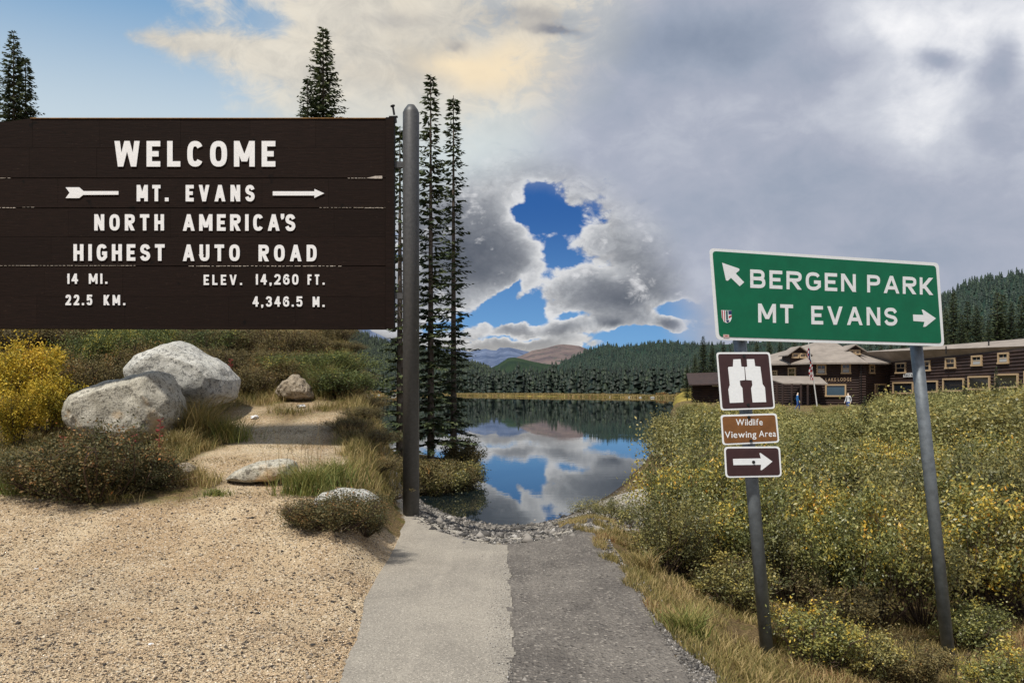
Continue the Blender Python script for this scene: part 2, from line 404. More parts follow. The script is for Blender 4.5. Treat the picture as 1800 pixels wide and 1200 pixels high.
ground = grid_mesh('ground', xs, ys, ground_z, ground_material(), dict(
    tan=a_tan, bank=a_bank, far=lambda x, y, z: ((y > 120) & (y < 20000))*1. * (np.abs(U(x, y)-900) < 9e9),
    forest=lambda x, y, z: sm(y, np.interp(U(x, y), [600, 900, 1200], [745, 560, 372])+22, np.interp(U(x, y), [600, 900, 1200], [745, 560, 372])+60),
    damp=lambda x, y, z: (1-sm(z, LAKE+.02, LAKE+.16))*(y > 12)))
tag(ground, kind='structure')
# ------------------------------------------------------------------ lake
def water_material():
    m = bpy.data.materials.new('lake_water'); m.use_nodes = True; nt = m.node_tree; g = G(nt); b = nt.nodes['Principled BSDF']
    b.inputs['Base Color'].default_value = (.008, .014, .016, 1); b.inputs['Roughness'].default_value = .012; b.inputs['IOR'].default_value = 1.333
    b.inputs['Specular IOR Level'].default_value = .9
    tc = g.node('ShaderNodeTexCoord').outputs['Object']
    mp = g.node('ShaderNodeMapping'); nt.links.new(tc, mp.inputs[0]); mp.inputs['Scale'].default_value = (1, 1.6, 1)
    n = g.noise(mp.outputs[0], 1.6, 3, .5)[0]; n2 = g.noise(mp.outputs[0], .12, 2, .5)[0]
    bn = g.node('ShaderNodeBump'); bn.inputs['Strength'].default_value = 1; bn.inputs['Distance'].default_value = .0016
    nt.links.new(g.mul(n, g.sstep(n2, .3, .7)), bn.inputs['Height']); nt.links.new(bn.outputs[0], b.inputs['Normal'])
    return m
lake = mesh('lake_water', [(-900, 10, LAKE), (900, 10, LAKE), (900, 1000, LAKE), (-900, 1000, LAKE)], [(0, 1, 2, 3)], water_material()); tag(lake, kind='structure')
# ------------------------------------------------------------------ road and shoulder
def asphalt(name, light, dark, grain, agg, bump):
    m = bpy.data.materials.new(name); m.use_nodes = True; nt = m.node_tree; g = G(nt); b = nt.nodes['Principled BSDF']
    b.inputs['Roughness'].default_value = .85; b.inputs['Specular IOR Level'].default_value = .3
    tc = g.node('ShaderNodeTexCoord').outputs['Object']
    n1 = g.noise(tc, 1.1, 6, .65)[0]; n2 = g.noise(tc, grain, 4, .7)[0]; v = g.voro(tc, agg)
    vs = g.node('ShaderNodeSeparateColor'); nt.links.new(v[1], vs.inputs[0])
    c = g.mix(g.sstep(n1, .3, .7), dark, light)
    c = g.mix(g.mul(g.sstep(n2, .4, .7), .5), c, tuple(x*.55 for x in dark[:3])+(1,))
    c = g.mix(g.mul(g.sstep(vs.outputs[0], .88, .96), .6), c, tuple(min(1, x*1.9) for x in light[:3])+(1,))
    c = g.mix(g.mul(g.sstep(vs.outputs[1], .9, .97), .7), c, tuple(x*.3 for x in dark[:3])+(1,))
    st = g.noise(tc, .8, 8, .72, 1.5)[0]; c = g.mix(g.mul(g.sstep(st, .52, .7), .35), c, tuple(x*.5 for x in dark[:3])+(1,))
    mp = g.node('ShaderNodeMapping'); nt.links.new(tc, mp.inputs[0]); mp.inputs['Scale'].default_value = (3.5, .22, 1)
    c = g.mix(g.mul(g.sstep(g.noise(mp.outputs[0], 2, 4, .6)[0], .5, .7), .22), c, tuple(min(1, x*1.25) for x in light[:3])+(1,))
    nt.links.new(c, b.inputs['Base Color'])
    bn = g.node('ShaderNodeBump'); bn.inputs['Distance'].default_value = bump; bn.inputs['Strength'].default_value = .9
    nt.links.new(g.add(g.mul(n2, .6), v[0]), bn.inputs['Height']); nt.links.new(bn.outputs[0], b.inputs['Normal'])
    return m
def road_left(y): return -.95-(np.maximum(y, 0)-4.88)*.105+vnoise(y, y*0, .5, 3)*.07
road_m = asphalt('asphalt_worn', s2l(160, 152, 139), s2l(142, 135, 124), 60, 160, .003)
xx = np.linspace(-2.2, .08, 200); yy = np.concatenate([[-20, -8], np.linspace(0, 13, 420)])
def road_keep(x, y): return (x > road_left(y)) & (x < .0-.01*(y-5)+vnoise(x, y, .22, 13)*.05) & (y < d_edge(U(x, y))-.35+vnoise(x, y, .3, 2)*.25)
road = grid_mesh('road', xx, yy, lambda x, y: ground_z(x, y)*0+.004+np.where(y > 9, np.minimum(0, ground_z(x, y)+.03), 0), road_m, keep=road_keep); tag(road, kind='structure')
sh_m = asphalt('shoulder_gravel', s2l(132, 125, 116), s2l(98, 92, 86), 30, 60, .02)
xx = np.linspace(-.12, 1.4, 100)
def sh_right(y): return np.interp(y, [0, 4.88, 9.9, 14], [1.3, 1.2, .88, .7])+vnoise(y, y*0, .35, 9)*.12
def sh_keep(x, y): return (x > -.01*(y-5)-.06) & (x < sh_right(y)) & (y < d_edge(U(x, y))-.2+vnoise(x, y, .3, 4)*.25)
shoulder = grid_mesh('road_shoulder', xx, yy, lambda x, y: .0075*0+.0+np.minimum(ground_z(x, y)*(x > 1.0), 0)*.9+.0+fbm(x, y, .12, 4, 2)*.008, sh_m, keep=sh_keep)
tag(shoulder, kind='structure')
# ------------------------------------------------------------------ mountains
def rock_mat(name, c1, c2, s, c3=None, cthr=.6, bump=2.0):
    m = bpy.data.materials.new(name); m.use_nodes = True; nt = m.node_tree; g = G(nt); b = nt.nodes['Principled BSDF']
    b.inputs['Roughness'].default_value = .95; b.inputs['Specular IOR Level'].default_value = .1
    tc = g.node('ShaderNodeTexCoord').outputs['Object']
    n = g.noise(tc, s, 8, .65)[0]
    c = g.mix(g.sstep(n, .35, .65), c1, c2)
    if c3:
        n3 = g.noise(tc, s*2.6, 6, .7)[0]; c = g.mix(g.sstep(n3, cthr, cthr+.06), c, c3)
    nt.links.new(c, b.inputs['Base Color'])
    bn = g.node('ShaderNodeBump'); bn.inputs['Distance'].default_value = bump; bn.inputs['Strength'].default_value = 1
    nt.links.new(g.noise(tc, s*3, 6, .7)[0], bn.inputs['Height']); nt.links.new(bn.outputs[0], b.inputs['Normal'])
    return m
def mountain(name, ridge, Dc, Dt, zt, m, power=1.15, rough=.12, seed=0, nu=260, nj=36):
    """ridge: crest line as (px, py); crest at distance Dc (a number or per-column pair), foot at Dt; returns the object and its surface function"""
    rp = np.array(ridge, float)
    def surf(u, t):
        u = np.asarray(u, float); t = np.asarray(t, float)
        py = np.interp(u, rp[:, 0], rp[:, 1]); dc = Dc if np.isscalar(Dc) else np.interp(u, Dc[0], Dc[1]); dt = Dt if np.isscalar(Dt) else np.interp(u, Dt[0], Dt[1])
        zc = EYE+(HOR-py)/F*dc
        d = dt+(dc-dt)*t
        tt = np.clip(t, 0, 1); over = np.clip(t-1, 0, None)
        z = zt+(zc-zt)*tt**power
        x = (u-900)/F*d
        ed = (tt*(1-tt)*4)**.7
        z = z+(zc-zt)*rough*ed*fbm(x, d, (dc-dt)*.28+20, seed, 5)
        z = z+(zc-zt)*.014*fbm(u, u*0, 16, seed+3, 4)*(tt > .3)
        z = z-(zc-zt)*over*1.1
        return x, d, z
    uu = np.linspace(rp[0, 0], rp[-1, 0], nu); tt = np.concatenate([np.linspace(0, 1, nj), [1.15, 1.5, 2.0]])
    Ug, Tg = np.meshgrid(uu, tt); x, y, z = surf(Ug, Tg); z = np.where(Tg == 2.0, -5, z)
    V = np.stack([x, y, z], -1).reshape(-1, 3); i, j = np.meshgrid(np.arange(nu-1), np.arange(len(tt)-1)); a = (j*nu+i).ravel()
    o = mesh(name, V, np.stack([a, a+1, a+nu+1, a+nu], 1), m, True); tag(o, kind='structure')
    return o, surf
m_far = rock_mat('far_rock_haze_blue', s2l(70, 84, 110), s2l(104, 116, 140), .004, s2l(150, 154, 164), .62, 12)  # distance haze is put into the rock colour as blue; no air volume
m_red = rock_mat('alpine_rock_russet', s2l(84, 76, 80), s2l(116, 102, 98), .006, s2l(70, 78, 74), .56, 8)
m_slope = rock_mat('forest_floor', s2l(26, 34, 30), s2l(36, 44, 36), .02)
m_ridge = rock_mat('wooded_ridge', s2l(30, 48, 44), s2l(44, 62, 50), .012, s2l(130, 134, 120), .70, 6)
m_low = rock_mat('wooded_foothill', s2l(32, 48, 36), s2l(46, 62, 42), .008, s2l(120, 130, 66), .70, 6)
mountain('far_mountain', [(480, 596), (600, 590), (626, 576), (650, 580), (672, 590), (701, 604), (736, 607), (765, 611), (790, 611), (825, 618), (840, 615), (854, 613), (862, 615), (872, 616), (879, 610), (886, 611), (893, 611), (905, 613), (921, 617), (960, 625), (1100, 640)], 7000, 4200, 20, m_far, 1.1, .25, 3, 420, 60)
mountain('russet_mountain', [(860, 650), (890, 636), (911, 627), (935, 616), (955, 612), (975, 607), (989, 605), (1003, 606), (1018, 608), (1031, 613), (1060, 626), (1110, 645)], 5200, 3600, 10, m_red, 1.1, .18, 6, 300, 50)
_, s_low = mountain('wooded_foothill', [(820, 668), (850, 652), (875, 641), (893, 629), (905, 628), (935, 635), (960, 640), (996, 641), (1040, 636), (1090, 640), (1200, 650)], 3000, 2000, 5, m_low, 1.1, .12, 9, 220, 36)
_, s_ridge = mountain('wooded_ridge', [(940, 668), (975, 644), (996, 633), (1031, 617), (1067, 606), (1088, 610), (1113, 608), (1163, 602), (1204, 605), (1260, 606), (1330, 602), (1430, 590), (1540, 560), (1620, 537), (1662, 521), (1700, 502), (1740, 492), (1780, 484), (1860, 470), (2100, 430), (2500, 380), (3200, 380)], (  [940, 1250, 1700, 3000], [2300, 2000, 1200, 1000]), ([940, 1250, 1700, 3000], [1300, 1000, 420, 350]), 2, m_ridge, 1.15, .12, 12, 520, 60)
_, s_left = mountain('forested_slope', [(-2400, 380), (-600, 470), (200, 540), (500, 566), (598, 576), (637, 588), (697, 611), (761, 622), (811, 636), (850, 650), (885, 668), (930, 684)], ([-2400, 600, 930], [1500, 1500, 1100]), ([-2400, 600, 930], [815, 812, 760]), -.4, m_slope, 1.0, .06, 15, 300, 40)
# ------------------------------------------------------------------ plants
def leaf_mesh(name, C, D, N, L, W, rnd, m, bend=.0):
    """diamond leaves (two triangles as one quad, slightly folded): centre C, along D, side N, lengths L, widths W"""
    n = len(C); a = C-D*L[:, None]*.5; b = C+D*L[:, None]*.5
    up = np.cross(D, N); s = C+N*W[:, None]*.5+up*W[:, None]*bend; t = C-N*W[:, None]*.5+up*W[:, None]*bend
    V = np.stack([a, s, b, t], 1).reshape(-1, 3); Fc = np.arange(4*n).reshape(n, 4)
    return V, Fc, np.repeat(rnd, 4)
def unit(v): return v/np.maximum(np.linalg.norm(v, axis=-1, keepdims=True), 1e-9)
def rand_dirs(n, up=.3, r=None):
    v = (r or rng).normal(size=(n, 3)); v[:, 2] = v[:, 2]*.7+up; return unit(v)
stem_m = mat('shrub_stem', s2l(74, 58, 46), .9, noise_scale=20)
stem_g = mat('grey_stem', s2l(120, 110, 98), .9, noise_scale=20)
trunk_m = mat('conifer_bark', s2l(110, 98, 88), .95, noise_scale=8)
def shrub_mesh(seed, r=.75, h=1.9, n=9000, L=.05, W=.022, clumps=90, stems=26, open_=.35, upright=.5, leafm=None, rndspread=.3, yellow_top=.25, base=.05):
    """returns (stems mesh, foliage mesh), unit scale in metres, standing at the origin"""
    r_ = np.random.default_rng(seed); mb = MB(); tips = []
    for i in range(stems):
        a = r_.uniform(0, 6.28); lean = r_.uniform(.1, 1)**.7; hh = h*r_.uniform(.62, 1.0)*(1-.25*lean)
        ex = Vector((math.cos(a)*r*lean, math.sin(a)*r*lean, hh)); b = Vector((math.cos(a)*.12*lean, math.sin(a)*.12*lean, -.05))
        pts = []
        for k in range(5):
            t = k/4; p = b.lerp(ex, t); p += Vector((math.cos(a), math.sin(a), 0))*r*.22*math.sin(t*math.pi)*lean+Vector(r_.normal(size=3))*.03*(k > 0)
            pts.append(p)
        mb.tube(pts, [.011, .009, .007, .005, .002], 4, False)
        tips.append(pts)
        for q in range(3):
            t0 = r_.uniform(.35, .85); k = int(t0*4); p = pts[k].lerp(pts[min(k+1, 4)], t0*4-k)
            e = p+Vector((r_.normal()*.22*r, r_.normal()*.22*r, r_.uniform(.12, .32)*h*.6))
            mb.tube([p, p.lerp(e, .5)+Vector(r_.normal(size=3))*.015, e], [.005, .004, .0015], 3, False); tips.append([p, e])
    cen = []
    while len(cen) < clumps:
        tp = tips[r_.integers(len(tips))]; t = r_.uniform(base, 1)**.6*(len(tp)-1); k = min(int(t), len(tp)-2); p = tp[k].lerp(tp[k+1], t-k)
        cen.append(np.array(p)+r_.normal(size=3)*.05)
    cen = np.array(cen); cs = r_.uniform(.045, .12, len(cen))*max(r, .5)/.75; ct = r_.uniform(-1, 1, len(cen))
    ci = r_.integers(len(cen), size=n); C = cen[ci]+r_.normal(size=(n, 3))*cs[ci][:, None]*np.array([1, 1, 1.3]); C[:, 2] = np.maximum(C[:, 2], .01)
    D = rand_dirs(n, upright, r_); N = unit(np.cross(D, r_.normal(size=(n, 3))))
    Ls = L*r_.uniform(.6, 1.3, n); Ws = W*r_.uniform(.7, 1.3, n)
    rnd = .45+ct[ci]*rndspread*.8+r_.normal(size=n)*rndspread*.35+(C[:, 2]/h-.5)*yellow_top
    V, Fc, rr = leaf_mesh('f', C, D, N, Ls, Ws, np.clip(rnd, 0, 1), None, .15)
    return mesh('stems', mb.v, mb.f, stem_m, do_link=False), mesh('foliage', V, Fc, leafm, attrs={'rnd': rr}, do_link=False)
def put_plant(name, meshes, names, loc, s=(1, 1, 1), rz=0, label=None, cat='shrub', group=None):
    e = empty(name, loc, rz); e.scale = s if hasattr(s, '__len__') else (s, s, s); tag(e, label, cat, group)
    for me, nm in zip(meshes, names):
        link(bpy.data.objects.new(nm, me), e)
    return e
willow_m = leafmat('willow_leaf', [(0, s2l(72, 78, 48)), (.3, s2l(110, 114, 66)), (.54, s2l(142, 142, 80)), (.7, s2l(178, 166, 86)), (.85, s2l(226, 192, 74)), (1, s2l(226, 162, 66))], rough=.42, spec=.55)
olive_m = leafmat('olive_leaf', [(0, s2l(66, 70, 46)), (.35, s2l(110, 110, 68)), (.62, s2l(152, 144, 86)), (.82, s2l(190, 170, 88)), (1, s2l(204, 178, 80))], rough=.45, spec=.5)
brown_m = leafmat('brown_leaf', [(0, s2l(64, 58, 40)), (.35, s2l(100, 92, 60)), (.6, s2l(130, 118, 76)), (.85, s2l(140, 118, 74)), (1, s2l(176, 120, 66))])
dark_m = leafmat('cinquefoil_leaf', [(0, s2l(52, 52, 34)), (.4, s2l(84, 84, 54)), (.7, s2l(116, 104, 66)), (.9, s2l(150, 112, 70)), (1, s2l(200, 130, 76))])
gold_m = leafmat('golden_leaf', [(0, s2l(96, 100, 40)), (.3, s2l(160, 146, 50)), (.55, s2l(206, 176, 58)), (.85, s2l(232, 196, 80)), (1, s2l(226, 150, 60))])
green_m = leafmat('green_leaf', [(0, s2l(54, 64, 40)), (.4, s2l(86, 98, 58)), (.7, s2l(126, 132, 70)), (1, s2l(206, 180, 72))])
mid_m = leafmat('pale_willow_leaf', [(0, s2l(92, 96, 60)), (.4, s2l(132, 134, 84)), (.75, s2l(168, 160, 98)), (1, s2l(204, 176, 86))])
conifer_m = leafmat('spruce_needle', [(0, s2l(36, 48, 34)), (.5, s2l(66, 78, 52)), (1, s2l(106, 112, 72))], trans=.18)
farcon_m = leafmat('far_spruce', [(0, s2l(20, 30, 24)), (.5, s2l(34, 46, 34)), (1, s2l(62, 72, 48))], trans=0)
grass_m = leafmat('grass_blade', [(0, s2l(84, 84, 44)), (.3, s2l(120, 114, 62)), (.6, s2l(164, 144, 92)), (.85, s2l(196, 172, 124)), (1, s2l(142, 92, 66))])
fresh_m = leafmat('fresh_grass', [(0, s2l(70, 84, 38)), (.5, s2l(112, 122, 60)), (1, s2l(176, 162, 100))])
NM = ('stems', 'foliage')
W1 = [shrub_mesh(100+i, r=.8, h=2.0, n=8600, L=.062, W=.030, clumps=95, leafm=willow_m, base=.3, stems=30, rndspread=.36) for i in range(4)]
W2 = [shrub_mesh(120+i, r=.9, h=1.7, n=8200, L=.052, W=.021, clumps=85, leafm=olive_m, base=.2, stems=30, yellow_top=.15) for i in range(3)]
W3 = [shrub_mesh(140+i, r=.55, h=.9, n=6000, L=.035, W=.016, clumps=110, leafm=brown_m, stems=30) for i in range(3)]
DK = [shrub_mesh(160+i, r=.62, h=.78, n=13000, L=.032, W=.016, clumps=150, leafm=dark_m, stems=36, yellow_top=.1) for i in range(2)]
GO = [shrub_mesh(170+i, r=.6, h=1.5, n=8000, L=.05, W=.026, clumps=130, leafm=gold_m, yellow_top=.1) for i in range(2)]
GR = [shrub_mesh(180+i, r=.7, h=1.1, n=8000, L=.042, W=.022, clumps=130, leafm=green_m, yellow_top=.2) for i in range(2)]
# ---- the thicket on the right
def arc_top(u): # top line of the thicket by column
    return np.interp(u, [1060, 1090, 1120, 1150, 1190, 1225, 1260, 1330, 1380, 1420, 1500, 1580, 1650, 1700, 1800], [965, 925, 895, 858, 800, 722, 728, 738, 746, 746, 750, 756, 752, 746, 738])
cnt = 0
def top_scale(u, d, zt_py, mh):   # scale so the shrub's top reaches a given picture height
    g0 = PG(u, d); zt = EYE+(HOR-zt_py)/F*d; return g0, max(.25, (zt-g0.z)/mh)
spots = []
for row, (d0, step) in enumerate(((9.6, 52), (11.2, 50), (13.2, 46), (16, 44), (20, 40))):
    u = 1062+rng.uniform(0, 30)
    while u < 1860:
        d = d0*rng.uniform(.95, 1.06); ok = True
        if d < 11 and u < 1150: ok = False
        if d < 12.3 and u < 1100: ok = False
        if d > 15 and u < 1150: ok = False
        if ok: spots.append((u, d, row))
        u += step*rng.uniform(.8, 1.25)*(10/d)**.3*1.5
rowc = {}
for u, d, row in spots:
    fr = rng.uniform(.0, 1)
    tp = float(arc_top(u))+(fr**2*46-6 if d > 12.5 else rng.uniform(20, 75) if d > 10.5 else rng.uniform(70, 190))
    if u < 1240: tp = float(arc_top(u))+rng.uniform(0, 30)
    k = rng.random()
    src = W1[rng.integers(4)] if (k < .62 and u > 1180) or k < .3 else W2[rng.integers(3)]
    mh = 1.95 if src in W1 else 1.65
    g0, s = top_scale(u, d, tp, mh); s = min(s, 1.5)
    w = max(s, .7)*rng.uniform(.75, 1.0)
    yel = src in W1
    put_plant('willow_shrub', src, NM, g0, (w, w, s), rng.uniform(0, 6.3),
              ('yellow-green willow' if yel else 'olive-leaved shrub')+', '+ordw(rowc.setdefault(row, 0))+' from the left in the '+ROWN[row]+' row of the roadside thicket', 'shrub',
              'shrubs of the roadside thicket'); rowc[row] += 1
W5 = [shrub_mesh(240+i, r=.55, h=.9, n=6000, L=.042, W=.02, clumps=90, leafm=(olive_m, brown_m, willow_m)[i], stems=26) for i in range(3)]
# low brownish shrubs at the thicket's foot
for i, (u, py, lab) in enumerate([(1180, 1000, 'low russet-brown shrub at the thicket foot, nearest the cove'), (1245, 1040, 'low brown shrub left of the shorter sign post'), (1430, 1130, 'twiggy brown low shrub just right of the shorter sign post base'),
                               (1530, 1150, 'dry brown low shrub midway between the two sign post bases'), (1600, 1120, 'small brown shrub close to the left of the taller sign post'), (1760, 1160, 'low brown shrub in the bottom right corner, right of the taller post'),
                               (1300, 1075, 'low greenish-brown shrub directly behind the shorter sign post'), (1470, 1060, 'grey-brown shrub behind the gap between the posts'), (1700, 1100, 'low brown-green shrub behind the taller sign post')]):
    d = 8.9 if py < 1110 else 7.3
    if py < 1060: d = 9.6
    g0 = PG(u, d); s = rng.uniform(.6, .95)
    put_plant('low_shrub', W5[i % 3], NM, g0, (s, s, s*.8), rng.uniform(0, 6), lab, 'shrub')
# mid distance rounded bushes before the lodge
MID = [shrub_mesh(200+i, r=1.5, h=1.9, n=11000, L=.09, W=.055, clumps=220, leafm=(mid_m, olive_m)[i % 2], stems=24, rndspread=.2) for i in range(3)]
for row, (d0, step) in enumerate(((26, 62), (33, 48), (42, 42), (52, 36), (64, 34))):
    nrow = 0
    u = 1196+rng.uniform(0, 25)
    while u < 1850:
        d = d0*rng.uniform(.93, 1.07)
        tp = np.interp(u, [1200, 1260, 1330, 1380, 1430, 1500, 1540, 1580, 1640, 1700, 1740, 1800], [708, 704, 704, 716, 718, 712, 704, 690, 684, 692, 680, 674])+rng.uniform(0, 12)+(26-d0)*.0+(14 if d0 < 40 else 0)
        g0, s = top_scale(u, d, tp, 1.9); s = min(max(s, .35), 1.5)
        if not (d > 58 and 1385 < u < 1420):
            put_plant('rounded_bush', MID[rng.integers(3)], NM, g0, (min(s*1.15, 1.35),)*2+(s,), rng.uniform(0, 6), 'rounded pale bush, '+ordw(nrow)+' from the left in the '+ROWN[row]+' row before the lodge', 'bush', 'rounded bushes between thicket and lodge'); nrow += 1
        u += step*rng.uniform(.8, 1.25)
# ------------------------------------------------------------------ conifers
def spruce(seed, h=10, r=1.6, start=.04, step=.28, spray=.3, lean=0, stub=0, m=conifer_m, taper=1.0, tr=.16, dens=1.0, pine=False, pw=.85, wild=0.):
    r_ = np.random.default_rng(seed); mb = MB(); C = []; D = []; N = []; L = []; W = []; rn = []
    mb.tube([(0, 0, -.3), (lean*.3, 0, h*.5), (lean, 0, h)], [tr, tr*.6, .012], 7, False)
    z = h*start-(h*.14 if pine else 0)
    span = h*(1-start)
    while z < h-.05:
        q0 = (h-z)/span; q = min(q0, 1)                           # 1 at the crown's foot, 0 at the tip
        prof = min(1, q**pw*1.05)*taper*(1-.55*max(0, q-.86)/.14 if start > .3 else 1)
        nb = int((5+3*q)*dens)
        if pine and q0 > 1: prof *= max(.25, 1-(q0-1)*3.2); nb = max(1, int(nb*(1-(q0-1)*3)*.5))
        ph = r_.uniform(0, 6.28)
        for k in range(nb):
            a = ph+k*6.283/nb+r_.normal()*.25; bl = r*prof*r_.choice([.55, .8, 1, 1.12], p=[.2, .3, .35, .15])*r_.uniform(.85, 1.1)*(1+wild*(r_.uniform(-.45, .3)+.18*math.sin(z*2.1+a)))+.06
            d0 = np.array([math.cos(a), math.sin(a), 0]); dr = r_.uniform(.12, .42)*q+(-.35*(1-q))
            ns = max(2, int(bl/(spray*.42)))
            base = np.array([lean*z/h, 0, z+r_.normal()*.04])
            for i in range(1, ns+1):
                t = i/ns; p = base+d0*bl*t+np.array([0, 0, -dr*bl*(t-.35*t*t)])
                for sgn in (-1, 1, 0):
                    sd = np.array([-d0[1], d0[0], 0])*sgn
                    dd = unit((d0*.8+sd*.9+np.array([0, 0, r_.uniform(-.45, .1)])+r_.normal(size=3)*.18)[None])[0]
                    ln = spray*(1.15-.55*t)*r_.uniform(.7, 1.25)
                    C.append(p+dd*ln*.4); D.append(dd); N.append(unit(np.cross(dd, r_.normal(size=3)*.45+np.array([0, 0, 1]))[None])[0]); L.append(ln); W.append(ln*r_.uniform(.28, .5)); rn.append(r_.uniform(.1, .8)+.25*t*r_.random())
            if bl > .5: mb.tube([base, base+d0*bl*.6+np.array([0, 0, -dr*bl*.45])], [.02, .008], 3, False)
        z += step*(.55+.55*q)*r_.uniform(.8, 1.2)
    for i in range(stub):
        zz = h*start*r_.uniform(.3, .98); a = r_.uniform(0, 6.28); l = r_.uniform(.2, .7)
        mb.tube([(0, 0, zz), (math.cos(a)*l, math.sin(a)*l, zz-.1*l)], [.025, .008], 3, False)
    V, Fc, rr = leaf_mesh('c', np.array(C), np.array(D), np.array(N), np.array(L), np.array(W), np.clip(rn, 0, 1), None, .1)
    return mesh('trunk', mb.v, mb.f, trunk_m, do_link=False), mesh('crown', V, Fc, m, attrs={'rnd': rr}, do_link=False)
TC = ('trunk', 'crown')
def put_tree(src, loc, s, rz, label, group=None, name='spruce_tree'):
    return put_plant(name, src, TC, loc, s, rz, label, 'tree', group)
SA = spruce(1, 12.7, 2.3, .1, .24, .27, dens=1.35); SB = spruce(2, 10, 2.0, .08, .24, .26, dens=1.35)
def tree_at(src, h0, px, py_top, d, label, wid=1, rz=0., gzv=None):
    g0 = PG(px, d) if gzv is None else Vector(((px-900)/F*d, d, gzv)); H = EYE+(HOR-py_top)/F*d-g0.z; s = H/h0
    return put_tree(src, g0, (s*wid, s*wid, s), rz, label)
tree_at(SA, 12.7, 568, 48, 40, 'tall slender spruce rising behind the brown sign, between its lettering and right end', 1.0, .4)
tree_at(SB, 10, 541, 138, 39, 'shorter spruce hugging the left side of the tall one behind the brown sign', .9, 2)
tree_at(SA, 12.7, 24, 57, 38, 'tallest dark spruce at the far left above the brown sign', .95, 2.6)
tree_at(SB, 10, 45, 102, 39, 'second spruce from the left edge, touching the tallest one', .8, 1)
# ---- spruces on the wooded point behind the grey post
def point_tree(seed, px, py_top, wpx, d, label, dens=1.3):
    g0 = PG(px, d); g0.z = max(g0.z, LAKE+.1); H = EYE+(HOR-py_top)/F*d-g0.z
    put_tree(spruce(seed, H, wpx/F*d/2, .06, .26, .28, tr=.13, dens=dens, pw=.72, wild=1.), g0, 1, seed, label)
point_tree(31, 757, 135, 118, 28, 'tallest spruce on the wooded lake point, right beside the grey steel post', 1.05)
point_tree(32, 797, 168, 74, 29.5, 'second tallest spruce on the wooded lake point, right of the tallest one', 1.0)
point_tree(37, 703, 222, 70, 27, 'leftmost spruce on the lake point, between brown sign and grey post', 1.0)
IB = [shrub_mesh(400+i, r=.8, h=.9, n=3500, L=.07, W=.035, clumps=80, leafm=(brown_m, olive_m)[i], stems=14) for i in range(2)]
for i, (u, d) in enumerate([(700, 25.6), (722, 25.2), (745, 25.4), (768, 25.8), (786, 26.6), (798, 27.8), (806, 29.2), (715, 26.5), (780, 26.2), (818, 30.2), (736, 26.2), (786, 25.6), (800, 26.4), (812, 27.4), (824, 28.8), (772, 25.0), (752, 24.8)]):
    g0 = PG(u, d); g0.z = max(g0.z, LAKE)
    put_plant('point_shrub', IB[i % 2], NM, g0, (1.0, 1.0, rng.uniform(.5, 1.1)), i, 'low shrub at the waterline of the wooded point under its spruces', 'shrub', 'waterside shrubs on the wooded point')
# ---- far conifers (low detail)
def lowcon(seed, layers=6, k=7, jag=.35):
    r_ = np.random.default_rng(seed); V = []; Fc = []; rn = []
    V += [(-.012, 0, 0), (.012, 0, 0), (.012, .0, .3), (-.012, 0, .3)]; Fc += [(0, 1, 2), (0, 2, 3)]; rn += [.9]*4
    for i in range(layers):
        z0 = .08+.88*i/layers; z1 = min(1, z0+.34*(1-.5*i/layers)); rr = .17*(1-i/layers)**.8+.018
        b = len(V); V.append((0, 0, z1)); rn.append(r_.uniform(.2, .8))
        for q in range(k):
            a = 6.283*(q+r_.uniform(-.3, .3))/k+i; x = rr*r_.uniform(1-jag*1.6, 1+jag); V.append((math.cos(a)*x, math.sin(a)*x, z0+r_.uniform(-.03, .05))); rn.append(r_.uniform(0, .7))
        Fc += [(b, b+1+q, b+1+(q+1) % k) for q in range(k)]
    return np.array(V), np.array(Fc), np.array(rn)
LC = [lowcon(300+i) for i in range(6)]
LCm = [mesh('far_spruce', V, Fc, farcon_m, attrs={'rnd': r_}, do_link=False) for V, Fc, r_ in LC]
def forest(name, pts, hs, wid, label, cat='forest', m=farcon_m):
    Vs = []; Fs = []; Rs = []; b = 0; n = len(pts); kk = rng.integers(6, size=n); rot = rng.uniform(0, 6.28, n); sh = rng.uniform(-.4, .45, n)
    for q in range(6):
        idx = np.where(kk == q)[0]
        if not len(idx): continue
        V, Fc, r_ = LC[q]; c, s = np.cos(rot[idx]), np.sin(rot[idx]); h = hs[idx]; w = h*wid[idx]
        X = (V[None, :, 0]*c[:, None]-V[None, :, 1]*s[:, None])*w[:, None]+pts[idx, 0, None]
        Y = (V[None, :, 0]*s[:, None]+V[None, :, 1]*c[:, None])*w[:, None]+pts[idx, 1, None]
        Z = V[None, :, 2]*h[:, None]+pts[idx, 2, None]
        Vs.append(np.stack([X, Y, Z], -1).reshape(-1, 3)); Fs.append((Fc[None]+np.arange(len(idx))[:, None, None]*len(V)).reshape(-1, 3)+b); b += len(V)*len(idx)
        Rs.append(np.clip(r_[None]+sh[idx][:, None], 0, 1).ravel())
    o = mesh(name, np.concatenate(Vs), np.concatenate(Fs), m, attrs={'rnd': np.concatenate(Rs)}); tag(o, label, cat, kind='stuff'); return o
n = 9000; u = rng.uniform(420, 930, n); t = rng.uniform(0, 1.03, n)**1.0; x, y, z = s_left(u, t)
forest('slope_forest', np.stack([x, y, z-.5], 1), rng.uniform(7, 18, n)*(1-.3*t), rng.uniform(.8, 1.2, n), 'dense dark spruce forest on the left lakeside slope')
n = 6500; u = np.concatenate([rng.uniform(985, 1240, 2500), rng.uniform(1240, 2000, 4000)]); t = rng.uniform(.02, 1.01, n); x, y, z = s_ridge(u, t)
ridge_needle = leafmat('ridge_spruce', [(0, s2l(30, 44, 40)), (.5, s2l(42, 58, 48)), (1, s2l(60, 76, 58))], trans=0)
